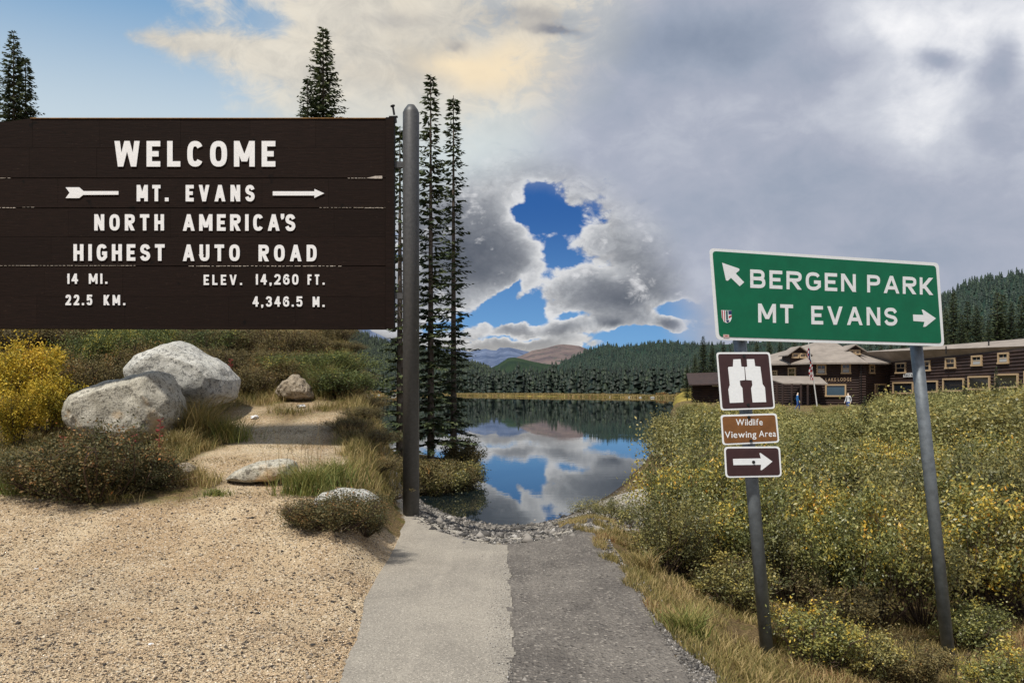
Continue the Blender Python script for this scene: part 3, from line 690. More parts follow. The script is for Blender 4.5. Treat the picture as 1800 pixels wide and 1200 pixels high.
forest('ridge_forest', np.stack([x, y, z-.5], 1), rng.uniform(7, 13, n), rng.uniform(.9, 1.3, n), 'blue-green conifer forest covering the right-hand ridge', m=ridge_needle)
# shore wood: front trees singly, depth of the wood as one mass
def shore_d(u): return np.interp(u, [600, 900, 1200], [745, 560, 372])
def shore_top(u): return np.interp(u, [560, 640, 700, 780, 850, 900, 1000, 1100, 1200, 1260], [640, 645, 650, 650, 650, 647, 645, 644, 644, 640])
n = 2600; u = rng.uniform(540, 1330, n); d = shore_d(u)*(1+rng.uniform(.10, .4, n))+8
x = (u-900)/F*d; z = ground_z(x, d); hh = np.clip((HOR-shore_top(u)-rng.uniform(-7, 20, n))/F*d+EYE-z, 5, 40)*rng.uniform(.8, 1.0, n)
forest('shore_forest', np.stack([x, d, z-.4], 1), hh, rng.uniform(.75, 1.15, n), 'deep dark conifer wood behind the far lake shore')
for i in range(150):
    u = 596+i*(1236-596)/150+rng.uniform(-2, 2); d = float(shore_d(u))*rng.uniform(1.07, 1.11)+6
    g0 = PG(u, d); top = float(shore_top(u))+rng.choice([-13, -5, 2, 9, 17, 26], p=[.07, .15, .23, .22, .2, .13]); h = EYE+(HOR-top)/F*d-g0.z
    o = bpy.data.objects.new('shore_spruce', LCm[rng.integers(6)]); link(o); o.location = g0-Vector((0, 0, .3)); w = h*rng.uniform(.75, 1.25); o.scale = (w, w, h); o.rotation_euler = (0, 0, rng.uniform(0, 6))
    tag(o, 'dark narrow spruce in the front line of the wood on the far lake shore', 'tree', 'spruces lining the far lake shore')
# yellowish shore bushes and pale rocks along the far shore
def small_bush():
    r_ = np.random.default_rng(5); n = 260; v = unit(r_.normal(size=(n, 3))); C = v*r_.uniform(.6, 1, (n, 1))*np.array([1, 1, .7])+np.array([0, 0, .55])
    V, Fc, rr = leaf_mesh('b', C, rand_dirs(n, .2, r_), unit(r_.normal(size=(n, 3))), np.full(n, .35), np.full(n, .25), r_.uniform(0, 1, n), None)
    return mesh('bush', V, Fc, brown_m, attrs={'rnd': rr}, do_link=False)
SBm = small_bush()
for i, u in enumerate([608, 622, 636, 650, 662, 690, 696, 702, 728, 1060, 1110, 1158, 1166, 1176, 1210]):
    d = float(shore_d(u))*1.045+3; g0 = PG(u, d); o = bpy.data.objects.new('shore_bush', SBm); link(o); o.location = g0; s = rng.uniform(1.2, 2.4)*d/560*(1.3 if u in (1166,) else 1); o.scale = (s*1.5, s, s); o.rotation_euler = (0, 0, i)
    tag(o, 'small tawny bush on the grassy strip of the far lake shore', 'bush', 'bushes along the far lake shore')
# ------------------------------------------------------------------ lettering
_gl = {}
def glyph(ch, bold):
    """outline glyph as a flat mesh (verts Nx2, faces), baseline at 0"""
    key = (ch, bold)
    if key in _gl: return _gl[key]
    cu = bpy.data.curves.new('glyph', 'FONT'); cu.body = ch; cu.size = 1; cu.offset = bold; cu.resolution_u = 4; cu.fill_mode = 'FRONT'
    o = bpy.data.objects.new('glyph', cu); COL.objects.link(o); dg = bpy.context.evaluated_depsgraph_get()
    me = bpy.data.meshes.new_from_object(o.evaluated_get(dg)); V = np.array([v.co[:2] for v in me.vertices]); Fc = [tuple(p.vertices) for p in me.polygons]
    bpy.data.objects.remove(o); bpy.data.curves.remove(cu); bpy.data.meshes.remove(me)
    _gl[key] = (V, Fc); return V, Fc
# ---- block capitals built from strokes of one even width
def _cr(P_, n=6):
    out = []; P_ = [P_[0]]+list(P_)+[P_[-1]]
    for i in range(1, len(P_)-2):
        a, b, c, d = [np.array(P_[i+k], float) for k in (-1, 0, 1, 2)]
        for k in range(n):
            t = k/n; out.append(.5*((2*b)+(c-a)*t+(2*a-5*b+4*c-d)*t*t+(3*b-a-3*c+d)*t**3))
    out.append(np.array(P_[-2], float)); return out
def _arc(cx, cy, rx, ry, a0, a1, n=12, e=.75):
    r = []
    for k in range(n+1):
        t = R(a0+(a1-a0)*k/n); c, s_ = math.cos(t), math.sin(t); r.append((cx+rx*math.copysign(abs(c)**e, c), cy+ry*math.copysign(abs(s_)**e, s_)))
    return r
GW = dict(E=.5, F=.5, L=.48, T=.56, H=.58, I=0, O=.62, C=.58, G=.6, D=.58, R=.6, P=.56, B=.58, U=.58, S=.58, K=.6, M=.76, N=.6, V=.66, A=.68, W=.92)
_S = [(.98, .80), (.8, .96), (.5, 1), (.18, .95), (.02, .76), (.14, .59), (.5, .5), (.86, .42), (1, .23), (.82, .05), (.5, 0), (.18, .04), (.0, .2)]
GS = {
 'E': [('L', [(1, 0), (0, 0), (0, 1), (1, 1)]), ('L', [(0, .5), (.8, .5)])], 'F': [('L', [(0, 0), (0, 1), (1, 1)]), ('L', [(0, .5), (.8, .5)])],
 'L': [('L', [(0, 1), (0, 0), (1, 0)])], 'T': [('L', [(0, 1), (1, 1)]), ('L', [(.5, 0), (.5, 1)])], 'H': [('L', [(0, 0), (0, 1)]), ('L', [(1, 0), (1, 1)]), ('L', [(0, .5), (1, .5)])],
 'I': [('L', [(.5, 0), (.5, 1)])], 'O': [('C', _arc(.5, .5, .5, .5, 0, 360, 36)[:-1])], '0': [('C', _arc(.5, .5, .5, .5, 0, 360, 36)[:-1])],
 'C': [('L', _arc(.5, .5, .5, .5, 38, 322, 26))], 'G': [('L', _arc(.5, .5, .5, .5, 38, 300, 24)+[(1, .18), (1, .45), (.58, .45)])],
 'D': [('C', [(0, 0), (0, 1)]+_arc(.42, .5, .58, .5, 90, -90, 18))], 'U': [('L', [(0, 1), (0, .35)]+_arc(.5, .35, .5, .35, 180, 360, 14)+[(1, 1)])],
 'P': [('L', [(0, 0), (0, 1)]), ('L', [(0, 1)]+_arc(.55, .75, .45, .25, 90, -90, 10)+[(0, .5)])],
 'R': [('L', [(0, 0), (0, 1)]), ('L', [(0, 1)]+_arc(.55, .76, .45, .24, 90, -90, 10)+[(0, .52)]), ('D', (.42, .5), (1, 0))],
 'B': [('L', [(0, 0), (0, 1)]), ('L', [(0, 1)]+_arc(.52, .76, .42, .24, 90, -90, 10)+[(0, .52)]), ('L', [(0, .52)]+_arc(.55, .26, .45, .26, 90, -90, 10)+[(0, 0)])],
 'S': [('L', _cr(_S))], 'K': [('L', [(0, 0), (0, 1)]), ('D', (.02, .32), (.94, 1)), ('D', (.3, .55), (1, 0))], 'N': [('L', [(0, 0), (0, 1)]), ('L', [(1, 0), (1, 1)]), ('D', (0, 1), (1, 0))],
 'M': [('L', [(0, 0), (0, 1)]), ('L', [(1, 0), (1, 1)]), ('D', (0, 1), (.5, .12)), ('D', (1, 1), (.5, .12))], 'V': [('D', (0, 1), (.5, 0)), ('D', (1, 1), (.5, 0))],
 'A': [('D', (0, 0), (.5, 1)), ('D', (1, 0), (.5, 1)), ('L', [(.26, .27), (.74, .27)])], 'W': [('D', (0, 1), (.24, 0)), ('D', (.5, 1), (.24, 0)), ('D', (.5, 1), (.76, 0)), ('D', (1, 1), (.76, 0))],
 '1': [('L', [(1, 0), (1, 1)]), ('D', (.1, .72), (1, 1))], '4': [('L', [(.74, 0), (.74, 1)]), ('L', [(0, .3), (1, .3)]), ('D', (.02, .3), (.7, 1))],
 '2': [('L', _cr([(0, .76), (.15, .96), (.5, 1), (.87, .94), (1, .72), (.82, .47), (.36, .2), (.0, 0)])), ('L', [(0, 0), (1, 0)])],
 '3': [('L', _cr([(.0, .8), (.2, .98), (.5, 1), (.85, .94), (.96, .75), (.8, .57), (.42, .53)])), ('L', _cr([(.42, .53), (.85, .46), (1, .26), (.84, .05), (.5, 0), (.18, .03), (0, .2)]))],
 '5': [('L', [(.95, 1), (.08, 1), (.04, .55)]), ('L', _cr([(.04, .55), (.4, .64), (.82, .58), (1, .33), (.86, .06), (.5, 0), (.15, .04), (0, .18)]))],
 '6': [('L', _cr([(.95, .82), (.78, .97), (.5, 1), (.14, .88), (0, .5), (.06, .14), (.5, 0), (.93, .1), (1, .32), (.9, .53), (.5, .6), (.1, .46)]))],
}
def block_glyph(ch, H, Wd, th):
    """returns slabs [(polygon, order)] in metres"""
    h = th/2; mp = lambda p: np.array((h+p[0]*(Wd-th), h+p[1]*(H-th)))
    out = []
    for st in GS[ch]:
        if st[0] == 'D':
            (x0, y0), (x1, y1) = st[1], st[2]; dx = (x1-x0)*(Wd-th); dy = (y1-y0)*(H-th); L_ = math.hypot(dx, dy)
            if abs(y1-y0) < .4: hx = h*.95; a, b = mp((x0, y0)), mp((x1, y1)); out.append([(a[0], a[1]-h*1.1), (b[0], b[1]-h*.9), (b[0], b[1]+h), (a[0], a[1]+h*.7)]); continue
            hw = min(h*L_/abs(dy)*.96, h*1.75); ya = (0 if y0 == 0 else H if y0 == 1 else h+y0*(H-th)); yb = (0 if y1 == 0 else H if y1 == 1 else h+y1*(H-th))
            xm = lambda q: np.clip(q*Wd, hw, Wd-hw) if ch in 'AVWKR' else h+q*(Wd-th)
            out.append([(xm(x0)-hw, ya), (xm(x0)+hw, ya), (xm(x1)+hw, yb), (xm(x1)-hw, yb)]); continue
        pts = [mp(p) for p in st[1]]; closed = st[0] == 'C'; n = len(pts)
        lft, rgt = [], []
        for i in range(n):
            p = pts[i]; a = pts[i-1] if (i > 0 or closed) else None; b = pts[(i+1) % n] if (i < n-1 or closed) else None
            d1 = (p-a)/max(np.linalg.norm(p-a), 1e-9) if a is not None else None; d2 = (b-p)/max(np.linalg.norm(b-p), 1e-9) if b is not None else None
            if d1 is None: q = p-d2*h*(1 if len(pts) <= 5 or ch in 'PRBU' else .2); nn = np.array((-d2[1], d2[0])); k = 1
            elif d2 is None: q = p+d1*h*(1 if len(pts) <= 5 or ch in 'PRBU' else .2); nn = np.array((-d1[1], d1[0])); k = 1
            else:
                q = p; n1 = np.array((-d1[1], d1[0])); n2 = np.array((-d2[1], d2[0])); nn = n1+n2; nn = nn/max(np.linalg.norm(nn), 1e-6); k = min(1/max(nn.dot(n1), .35), 1.5)
            lft.append(q+nn*h*k); rgt.append(q-nn*h*k)
        out.append(('ring' if closed else 'strip', lft, rgt))
    return out
def block_text(pl, word, x0, x1, top, bot, m, th, weight, gap, slope=0., z0=0., part='letter', wide=None):
    """block capitals between two picture columns; every letter is its own slab"""
    a = pl.loc(x0, bot); b = pl.loc(x1, bot+slope); t = pl.loc(x0, top); H = abs(a[1]-t[1]); Wd = np.linalg.norm(b-a); ang = math.atan2(-(b[1]-a[1]), b[0]-a[0]); ca, sa = math.cos(ang), math.sin(ang)
    T_ = weight*H; nat = []
    for ch in word:
        nat.append(('x', T_*1.05) if ch in ".,'I" else ('w', .30*H) if ch == '1' else ('w', GW.get(ch, .56)*H))
    fx = sum(w for k, w in nat if k == 'x'); vr = sum(w for k, w in nat if k == 'w'); gt_ = gap*H*(len(word)-1); sx = (Wd-gt_-fx)/vr if vr else 1
    x = 0; made = []
    for ch, (k, w) in zip(word, nat):
        w = w*sx if k == 'w' else w; mb = MB(); o_ = lambda p: ((p[0]+x)*ca-p[1]*sa+a[0], (p[0]+x)*sa+p[1]*ca-a[1])
        if ch in ".,'":
            yb = H*.78 if ch == "'" else 0; pl_ = [(0, yb), (w, yb), (w, yb+w), (0, yb+w)]
            if ch != '.': pl_ = [(w*.25, yb-w*.7), (w*.7, yb-w*.5), (w, yb), (w, yb+w), (0, yb+w), (0, yb)]
            mb.prism([o_(p) for p in pl_], z0, z0+th)
        else:
            for q, sl_ in enumerate(block_glyph(ch, H, w, min(T_, w) if ch == 'I' else T_)):
                zt = z0+th+q*.00025
                if sl_[0] in ('ring', 'strip'):
                    kind, lf, rg = sl_; n = len(lf); V = [(*o_(p), z) for z in (z0, zt) for side in (lf, rg) for p in side]; fs = []
                    for i in range(n if kind == 'ring' else n-1):
                        j = (i+1) % n; fs += [(2*n+i, 3*n+i, 3*n+j, 2*n+j), (i, 2*n+i, 2*n+j, j), (n+i, n+j, 3*n+j, 3*n+i)]
                    if kind == 'strip': fs += [(0, n, 3*n, 2*n), (n-1, 3*n-1, 4*n-1, 2*n-1)]
                    mb.add(V, fs)
                else:
                    pp = [o_(p) for p in sl_]
                    if sum(pp[i][0]*pp[(i+1) % len(pp)][1]-pp[(i+1) % len(pp)][0]*pp[i][1] for i in range(len(pp))) < 0: pp = pp[::-1]
                    mb.prism(pp, z0, zt)
        made.append(fixnormals(mb.build(part, m))); x += w+gap*H
    return made
class Plane:
    """a flat face in the world: origin, unit axes X (along), Y (down), N (towards the viewer)"""
    def __init__(s, O, X, Yd): 
        s.O = Vector(O); s.X = Vector(X).normalized(); Yd = Vector(Yd); s.Y = (Yd-s.X*Yd.dot(s.X)).normalized(); s.N = s.Y.cross(s.X).normalized()
        if s.N.dot(Vector((0, 0, EYE))-s.O) < 0: s.N = -s.N
    def loc(s, px, py):
        d = Vector(((px-900)/F, 1, (HOR-py)/F)); c = Vector((0, 0, EYE)); t = (s.O-c).dot(s.N)/d.dot(s.N); p = c+d*t-s.O
        return np.array([p.dot(s.X), p.dot(s.Y)])
    def matrix(s): 
        M = Matrix.Identity(4)
        for i, a in enumerate((s.X, -s.Y, s.N)): 
            for j in range(3): M[j][i] = a[j]
        M.translation = s.O; return M      # local x along, local y up, local z out
def solid(V2, Fc, z0, z1):
    """flat mesh to a slab between z0 and z1 (front, back and rim)"""
    n = len(V2); V = [(x, y, z1) for x, y in V2]+[(x, y, z0) for x, y in V2]; fs = [tuple(f) for f in Fc]; from collections import Counter
    ec = Counter()
    for f in Fc:
        for a, b in zip(f, f[1:]+f[:1]): ec[(a, b)] += 1
    for (a, b) in list(ec):
        if (b, a) not in ec: fs.append((b, a, a+n, b+n))
    return V, fs
def line_of_text(pl, parent, word, x0, x1, top, bot, bold, m, th, gap=.2, x0b=None, slope=0., part='letter', hscale=None, merge=False, z0=0.):
    """place a word between two picture columns on the plane; slope: rise of the baseline (px) from left to right"""
    a = pl.loc(x0, bot); b = pl.loc(x1, bot+slope); t = pl.loc(x0, top); H = abs(a[1]-t[1]); Wd = np.linalg.norm(b-a); ang = math.atan2(-(b[1]-a[1]), b[0]-a[0])
    Vh, _ = glyph('H', bold); y0, cap = Vh[:, 1].min(), Vh[:, 1].max()-Vh[:, 1].min()
    sy = H/cap; ws = []
    for ch in word:
        if ch == ' ': ws.append(None); continue
        V, _ = glyph(ch, bold); ws.append((V[:, 0].min(), V[:, 0].max()))
    gaps = len(word)-1; gp = gap*H
    nat = sum((w[1]-w[0]) for w in ws if w)*sy+sum(.42*H for w in ws if w is None)
    g_tot = sum(gp for _ in range(gaps)); sx = (Wd-g_tot)/nat if nat else 1
    x = 0; ca, sa = math.cos(ang), math.sin(ang); allV = []; allF = []
    for ch, w in zip(word, ws):
        if w is None: x += .42*H*sx+gp; continue
        V, Fc = glyph(ch, bold); X = (V[:, 0]-w[0])*sy*sx+x; Yy = (V[:, 1]-y0)*sy
        V2 = np.stack([X*ca-Yy*sa+a[0], X*sa+Yy*ca-a[1]], 1)
        Vs, Fs = solid(V2.tolist(), Fc, z0, z0+th)
        if merge: bb = len(allV); allV += Vs; allF += [tuple(i+bb for i in f) for f in Fs]
        else: mesh(part, Vs, Fs, m, parent=parent)
        x += (w[1]-w[0])*sy*sx+gp
    if merge: return mesh(part, allV, allF, m, parent=parent)
def poly_on(pl, pts):
    return [(q[0], -q[1]) for q in (pl.loc(*p) for p in pts)]
def plate(pl, parent, name, pts, z0, z1, m, bev=0):
    poly = pts if bev is None else poly_on(pl, pts)
    if bev: poly = rounded(poly, bev)
    if sum(poly[i][0]*poly[(i+1) % len(poly)][1]-poly[(i+1) % len(poly)][0]*poly[i][1] for i in range(len(poly))) < 0: poly = poly[::-1]
    return MB().prism(poly, z0, z1).build(name, m, parent)
def rounded(poly, r, n=6):
    out = []
    for i, p in enumerate(poly):
        p = np.array(p); a = np.array(poly[i-1])-p; b = np.array(poly[(i+1) % len(poly)])-p; a = a/np.linalg.norm(a); b = b/np.linalg.norm(b)
        s, e = p+a*r, p+b*r
        for k in range(n+1):
            t = k/n; out.append(tuple((1-t)**2*s+2*t*(1-t)*p+t*t*e))
    return out
# ------------------------------------------------------------------ the big brown board
def wood_mat(name, c1, c2, sx):
    m = bpy.data.materials.new(name); m.use_nodes = True; nt = m.node_tree; g = G(nt); b = nt.nodes['Principled BSDF']; b.inputs['Roughness'].default_value = .75; b.inputs['Specular IOR Level'].default_value = .12
    tc = g.node('ShaderNodeTexCoord').outputs['Object']; oi = g.node('ShaderNodeObjectInfo').outputs['Random']
    mp = g.node('ShaderNodeMapping'); nt.links.new(tc, mp.inputs[0]); mp.inputs['Scale'].default_value = (sx, 12, 12)
    cb = g.vm('ADD', mp.outputs[0], g.node('ShaderNodeCombineXYZ').outputs[0]); n = g.noise(cb, 4, 7, .7)[0]
    c = g.mix(g.sstep(n, .3, .75), c1, c2); c = g.mix(g.mul(oi, .35), c, tuple(x*.55 for x in c1[:3])+(1,))
    scr = g.noise(cb, 11, 3, .8)[0]; c = g.mix(g.mul(g.sstep(scr, .66, .72), .45), c, s2l(104, 88, 74)); kn = g.noise(tc, 3.2, 3, .6)[0]; c = g.mix(g.mul(g.sstep(kn, .66, .72), .8), c, s2l(12, 9, 8))
    nt.links.new(c, b.inputs['Base Color']); bn = g.node('ShaderNodeBump'); bn.inputs['Distance'].default_value = .004; bn.inputs['Strength'].default_value = .8
    nt.links.new(n, bn.inputs['Height']); nt.links.new(bn.outputs[0], b.inputs['Normal']); return m
wood = wood_mat('dark_stained_wood', s2l(27, 18, 14), s2l(38, 26, 21), 1.2)
wear_gap = mat('bare_wood_and_gap_sky', s2l(190, 180, 168), .8, noise_scale=30)
edge_tan = mat('weathered_top_edge', s2l(150, 112, 66), .8, noise_scale=12)
paintw = mat('white_sign_paint', (.86, .86, .86), .55, noise_scale=60, noise_amt=.06)
D0 = 11.0
pl = Plane(P(-4, 208, D0), (1, 0, 0), (0, 0, -1))
sign = empty('welcome_sign', (P(343, 575, D0).x, D0, gz(-4.0, D0))); tag(sign, 'huge dark brown wooden board with white raised lettering, starting WELCOME', 'sign')
se = lambda o: rel(o, sign)
Mw = pl.matrix()
def on_board(o): o.parent = sign; o.matrix_local = sign.matrix_basis.inverted() @ Mw; return o
rows = [208, 260, 313, 365.5, 416, 467.5, 521, 576]
bk = MB(); a = pl.loc(-4, 209); b = pl.loc(678, 575); bk.prism([(a[0], -b[1]), (b[0], -b[1]), (b[0], -a[1]-.02), (a[0], -a[1]-.02)], -.10, -.05); on_board(bk.build('backing', wood))
rr = random.Random(4)
for i in range(7):
    xs_ = [-4]; x = -4+rr.uniform(40, 130)
    while x < 640: xs_.append(x); x += rr.uniform(110, 190)
    xs_.append(678)
    for k in range(len(xs_)-1):
        big_gap = i in (2, 3, 5)
        t, bt = rows[i]+(.2 if not big_gap else .9), rows[i+1]-(.15 if not (i+1 in (2, 3, 5)) else .6)
        p0 = pl.loc(xs_[k]+.12, t); p1 = pl.loc(xs_[k+1]-.12, bt); q = rr.uniform(0, .003)
        poly = [(p0[0], -p1[1]), (p1[0], -p1[1]), (p1[0], -p0[1]), (p0[0], -p0[1])]
        if i == 0 and k == 0: 
            c1 = pl.loc(54, t); c0 = pl.loc(-4, 217); poly = [(p0[0], -p1[1]), (p1[0], -p1[1]), (p1[0], -p0[1])]+([(c1[0], -p0[1])] if p1[0] > c1[0]+.01 else [])+[(p0[0], -c0[1])]
        if i == 1 and k == len(xs_)-2: # plank with a split top edge near the trim
            e1 = pl.loc(648, 313); 
        on_board(MB().prism(poly, -.05, q).build('plank', wood))
# trim upright, top edge strip, worn joints, split
on_board(plate(pl, None, 'trim', [(678.6, 207.5), (693, 207.5), (693, 577), (678.6, 577)], -.11, .03, wood))
on_board(plate(pl, None, 'top_edge', [(54, 207.6), (678, 207.6), (678, 208.8), (54, 208.8)], -.11, .012, edge_tan))
on_board(plate(pl, None, 'bottom_rail', [(-4, 572), (678, 573), (678, 578.5), (-4, 577.5)], -.1, .022, wood))
on_board(plate(pl, None, 'split', [(644, 313.5), (660, 309.8), (672, 309.5), (672, 314.2), (660, 314.4)], -.02, .010, wear_gap))  # pale plate coloured to pass for bright sky seen through the split
for (x0, x1, y, h) in [(-4, 30, 365.5, 1.4), (40, 60, 364.5, .9), (610, 645, 313.5, .9), (330, 600, 467.8, 1.3), (0, 240, 467, .8), (560, 680, 365.2, .6), (0, 20, 313.3, .9), (640, 676, 365.8, .9)]:
    n = int((x1-x0)/7)+1; r2 = random.Random(int(x0+y)); mb = MB()
    for k in range(n):
        xa = x0+(x1-x0)*k/n+r2.uniform(0, 2); xb = xa+r2.uniform(3, 7); p0 = pl.loc(xa, y-h*r2.uniform(.2, .6)); p1 = pl.loc(xb, y+h*r2.uniform(.1, .5)); mb.prism([(p0[0], -p1[1]), (p1[0], -p1[1]), (p1[0], -p0[1]), (p0[0], -p0[1])], -.03, .0085)
    on_board(tag(mb.build('worn_joint', wear_gap), kind='stuff'))
def bt(word, x0, x1, top, bot, wt_=.22, gap=.2):
    for o in block_text(pl, word, x0, x1, top, bot, paintw, .009, wt_, gap, z0=.0045): on_board(o)
bt('WELCOME', 202, 484.5, 248.5, 293.5, .21, .27)
bt('MT.', 241, 297, 325.6, 354.3, .215, .27); bt('EVANS', 327, 448, 325.6, 354.5, .215, .31)
bt('NORTH', 166.6, 289, 377, 405.5, .21, .32); bt('AMERICA', 322, 492, 377, 406, .21, .27); bt('S', 502, 519.5, 377, 406.5, .21, .2); bt("'", 494, 499, 376, 405, .2, .2)
bt('HIGHEST', 130, 290, 429.5, 458.6, .21, .29); bt('AUTO', 322, 422, 430, 459, .21, .31); bt('ROAD', 455, 557, 430.5, 459.5, .21, .31)
bt('14', 117, 138, 481, 499, .20, .2); bt('MI.', 157, 189.5, 481, 499, .20, .27); bt('ELEV.', 358.6, 426, 483, 501, .19, .33); bt('14,260', 448, 525, 482, 500.5, .19, .25); bt('FT.', 541, 571, 482.5, 500.5, .19, .32)
bt('22.5', 116, 163, 518, 536.5, .20, .25); bt('KM.', 183, 221, 518.5, 536.5, .20, .3); bt('4,346.5', 444.5, 532, 521, 539, .19, .25); bt('M.', 550, 571, 521.5, 539.5, .20, .3)
zz = lambda L: [(x/2.8565, y/2.8565) for x, y in L]
on_board(plate(pl, None, 'arrow_tail', zz([(332, 942), (400, 942), (422, 961), (597, 961), (597, 979), (420, 980), (400, 996), (332, 996), (352, 969)]), .004, .014, paintw))
on_board(plate(pl, None, 'arrow_head', zz([(1371, 962), (1580, 962), (1580, 950), (1629, 972), (1580, 995), (1580, 983), (1371, 983)]), .004, .014, paintw))
steel = mat('grey_painted_steel', s2l(84, 84, 84), .5, metal=.3, noise_scale=25, noise_amt=.12, bump=.0008)
def on_sign(o): return rel(o, sign)
px_m = D0/F
for cxp in (722.5, -36):
    c = P(cxp, 600, D0+.02); zb = gz(c.x, c.y)-.4; zt = P(0, 198, D0).z; r = 14.5*px_m
    mb = MB(); mb.tube([(c.x, c.y, zb), (c.x, c.y, zt), (c.x, c.y, zt+.045), (c.x, c.y, zt+.10), (c.x, c.y, P(0, 183, D0).z)], [r, r, r*.82, r*.45, r*.12], 28, True); on_sign(mb.build("post", steel, None, True))
    s = 1 if cxp > 0 else -1
    for pyb in (290, 520):
        mb = MB(); p0 = P(693 if s > 0 else -4, pyb, D0+.04); p1 = P(709 if s > 0 else -23, pyb, D0+.04); mb.beam(p0, p1, .05, .075); on_sign(mb.build('bracket', steel))
# duplicate-post guard (the conditional above builds once)
bolt_m = mat('dark_bolt', s2l(50, 50, 50), .5, metal=.6)
mb = MB(); mb.tube([P(693, 202, D0), P(690.5, 187, D0)], .014, 8); mb.tube([P(690.5, 187.5, D0), P(690, 185.5, D0)], .03, 8); mb.beam(P(684, 206, D0), P(699, 205.5, D0), .05, .014); mb.tube([P(694, 207, D0), P(695, 216, D0)], .022, 8); on_sign(mb.build('top_bolt', bolt_m))

# ------------------------------------------------------------------ road signs on two posts
greenm = mat('sign_green', s2l(0, 104, 70), .4, noise_scale=6, noise_amt=.07, spec=.4); whiteref = mat('sign_white', (.84, .86, .87), .45, noise_scale=40, noise_amt=.03)
maroon = mat('sign_dark_brown', s2l(60, 36, 36), .45, noise_scale=9, noise_amt=.1); tanbrown = mat('sign_brown', s2l(122, 80, 40), .45, noise_scale=9, noise_amt=.12)
galv = mat('galvanised_steel', s2l(118, 124, 128), .5, metal=.45, noise_scale=14, noise_amt=.15, bump=.0008); alum = mat('sign_back_aluminium', (.5, .5, .5), .5, metal=.8)
post_group = None
# the two posts belong to the sign assembly: they carry it and move with it
asm = empty('road_sign', (P(1349, 1155, 7.2).x, 7.2, P(1349, 1155, 7.2).z)); tag(asm, 'green direction sign reading BERGEN PARK and MT EVANS on two leaning grey posts', 'sign')
def tie(o): return rel(o, asm)
TL, TR, BL = P(1247, 436, 7.2), P(1650, 462, 7.82), P(1259, 597, 7.2)
gp = Plane(TL, TR-TL, BL-TL); Mg = gp.matrix()
def on_g(o, par=asm): o.parent = par; o.matrix_local = par.matrix_basis.inverted() @ Mg; return o
out = [(1247, 436), (1650, 462), (1660, 608.5), (1259, 597)]
on_g(plate(gp, None, 'border', out, -.004, 0, whiteref, .045)); 
def inset(pts, k):
    cx = sum(p[0] for p in pts)/4; cy = sum(p[1] for p in pts)/4; return [(p[0]+(k if p[0] < cx else -k), p[1]+(k if p[1] < cy else -k)) for p in pts]
on_g(plate(gp, None, 'green_face', inset(out, 5.2), 0, .0025, greenm, .035))
on_g(plate(gp, None, 'back_plate', inset(out, 2), -.010, -.0042, alum, .04))
def gt(word, x0, x1, top, bot, slope, gap=.24, wt_=.19):
    for o in block_text(gp, word, x0, x1, top, bot, whiteref, .0012, wt_, gap, slope=slope, z0=.0027): on_g(o)
gt('BERGEN', 1318.5, 1504, 473.5, 505.8, 7.4, .26); gt('PARK', 1524, 1640, 483, 513.8, 4.8, .24)
gt('MT', 1332.5, 1394, 533.4, 566.6, 1.6, .26); gt('EVANS', 1426, 1577, 537.5, 569.9, 2.6, .27)
g5 = lambda L: [(1220+x/3.1034, 420+y/3.1034) for x, y in L]
on_g(plate(gp, None, 'arrow', g5([(152, 130), (245, 162), (246, 172), (226, 188), (272, 236), (248, 258), (200, 212), (184, 228), (173, 226)]), .0027, .0039, whiteref))
on_g(plate(gp, None, 'arrow', g5([(1193, 412), (1250, 414), (1240, 386), (1247, 385), (1318, 433), (1262, 478), (1249, 479), (1256, 452), (1195, 447)]), .0027, .0039, whiteref))
stk = on_g(plate(gp, None, 'shield_sticker', g5([(147, 388), (203, 390), (204, 432), (197, 450), (180, 459), (162, 452), (151, 430)]), .0027, .0036, whiteref))
red = mat('sticker_red', s2l(170, 40, 48), .5); navy = mat('sticker_navy', s2l(40, 50, 100), .5); teal = mat('sticker_teal', s2l(30, 96, 90), .5)
for pts, m_ in (([(149, 390), (155, 390), (158, 446), (153, 432)], red), ([(163, 390), (168, 390), (168, 452), (164, 451)], red), ([(172, 391), (182, 391), (184, 440), (174, 440)], teal), ([(185, 391), (203, 391), (203, 412), (187, 412)], navy), ([(172, 442), (192, 442), (186, 455), (178, 456)], navy), ([(188, 420), (203, 416), (203, 424), (189, 434)], red)):
    on_g(plate(gp, None, 'sticker_stripe', g5(pts), .0037, .0042, m_))
on_g(plate(gp, None, 'small_sticker', g5([(158, 520), (190, 521), (191, 539), (159, 538)]), .0027, .0034, mat('sticker_pink', s2l(206, 176, 170), .6)))
on_g(plate(gp, None, 'sticker_stripe', g5([(168, 527), (182, 527), (182, 531), (168, 531)]), .0035, .0039, red))
# posts
def post(top, bot, name='post'):
    mb = MB(); mb.tube([bot, Vector(bot).lerp(top, .5), top], 11.3*7.3/F, 20); return tie(mb.build(name, galv, None, True))
b0 = P(1349, 1155, 7.27); t0 = P(1300, 597, 7.36); dv = (t0-b0); post(t0+dv*.22, b0-dv*.08)
b1 = P(1671, 1185, 7.90); t1 = P(1610, 605, 7.88); dv = (t1-b1); post(t1+dv*.22, b1-dv*.1)
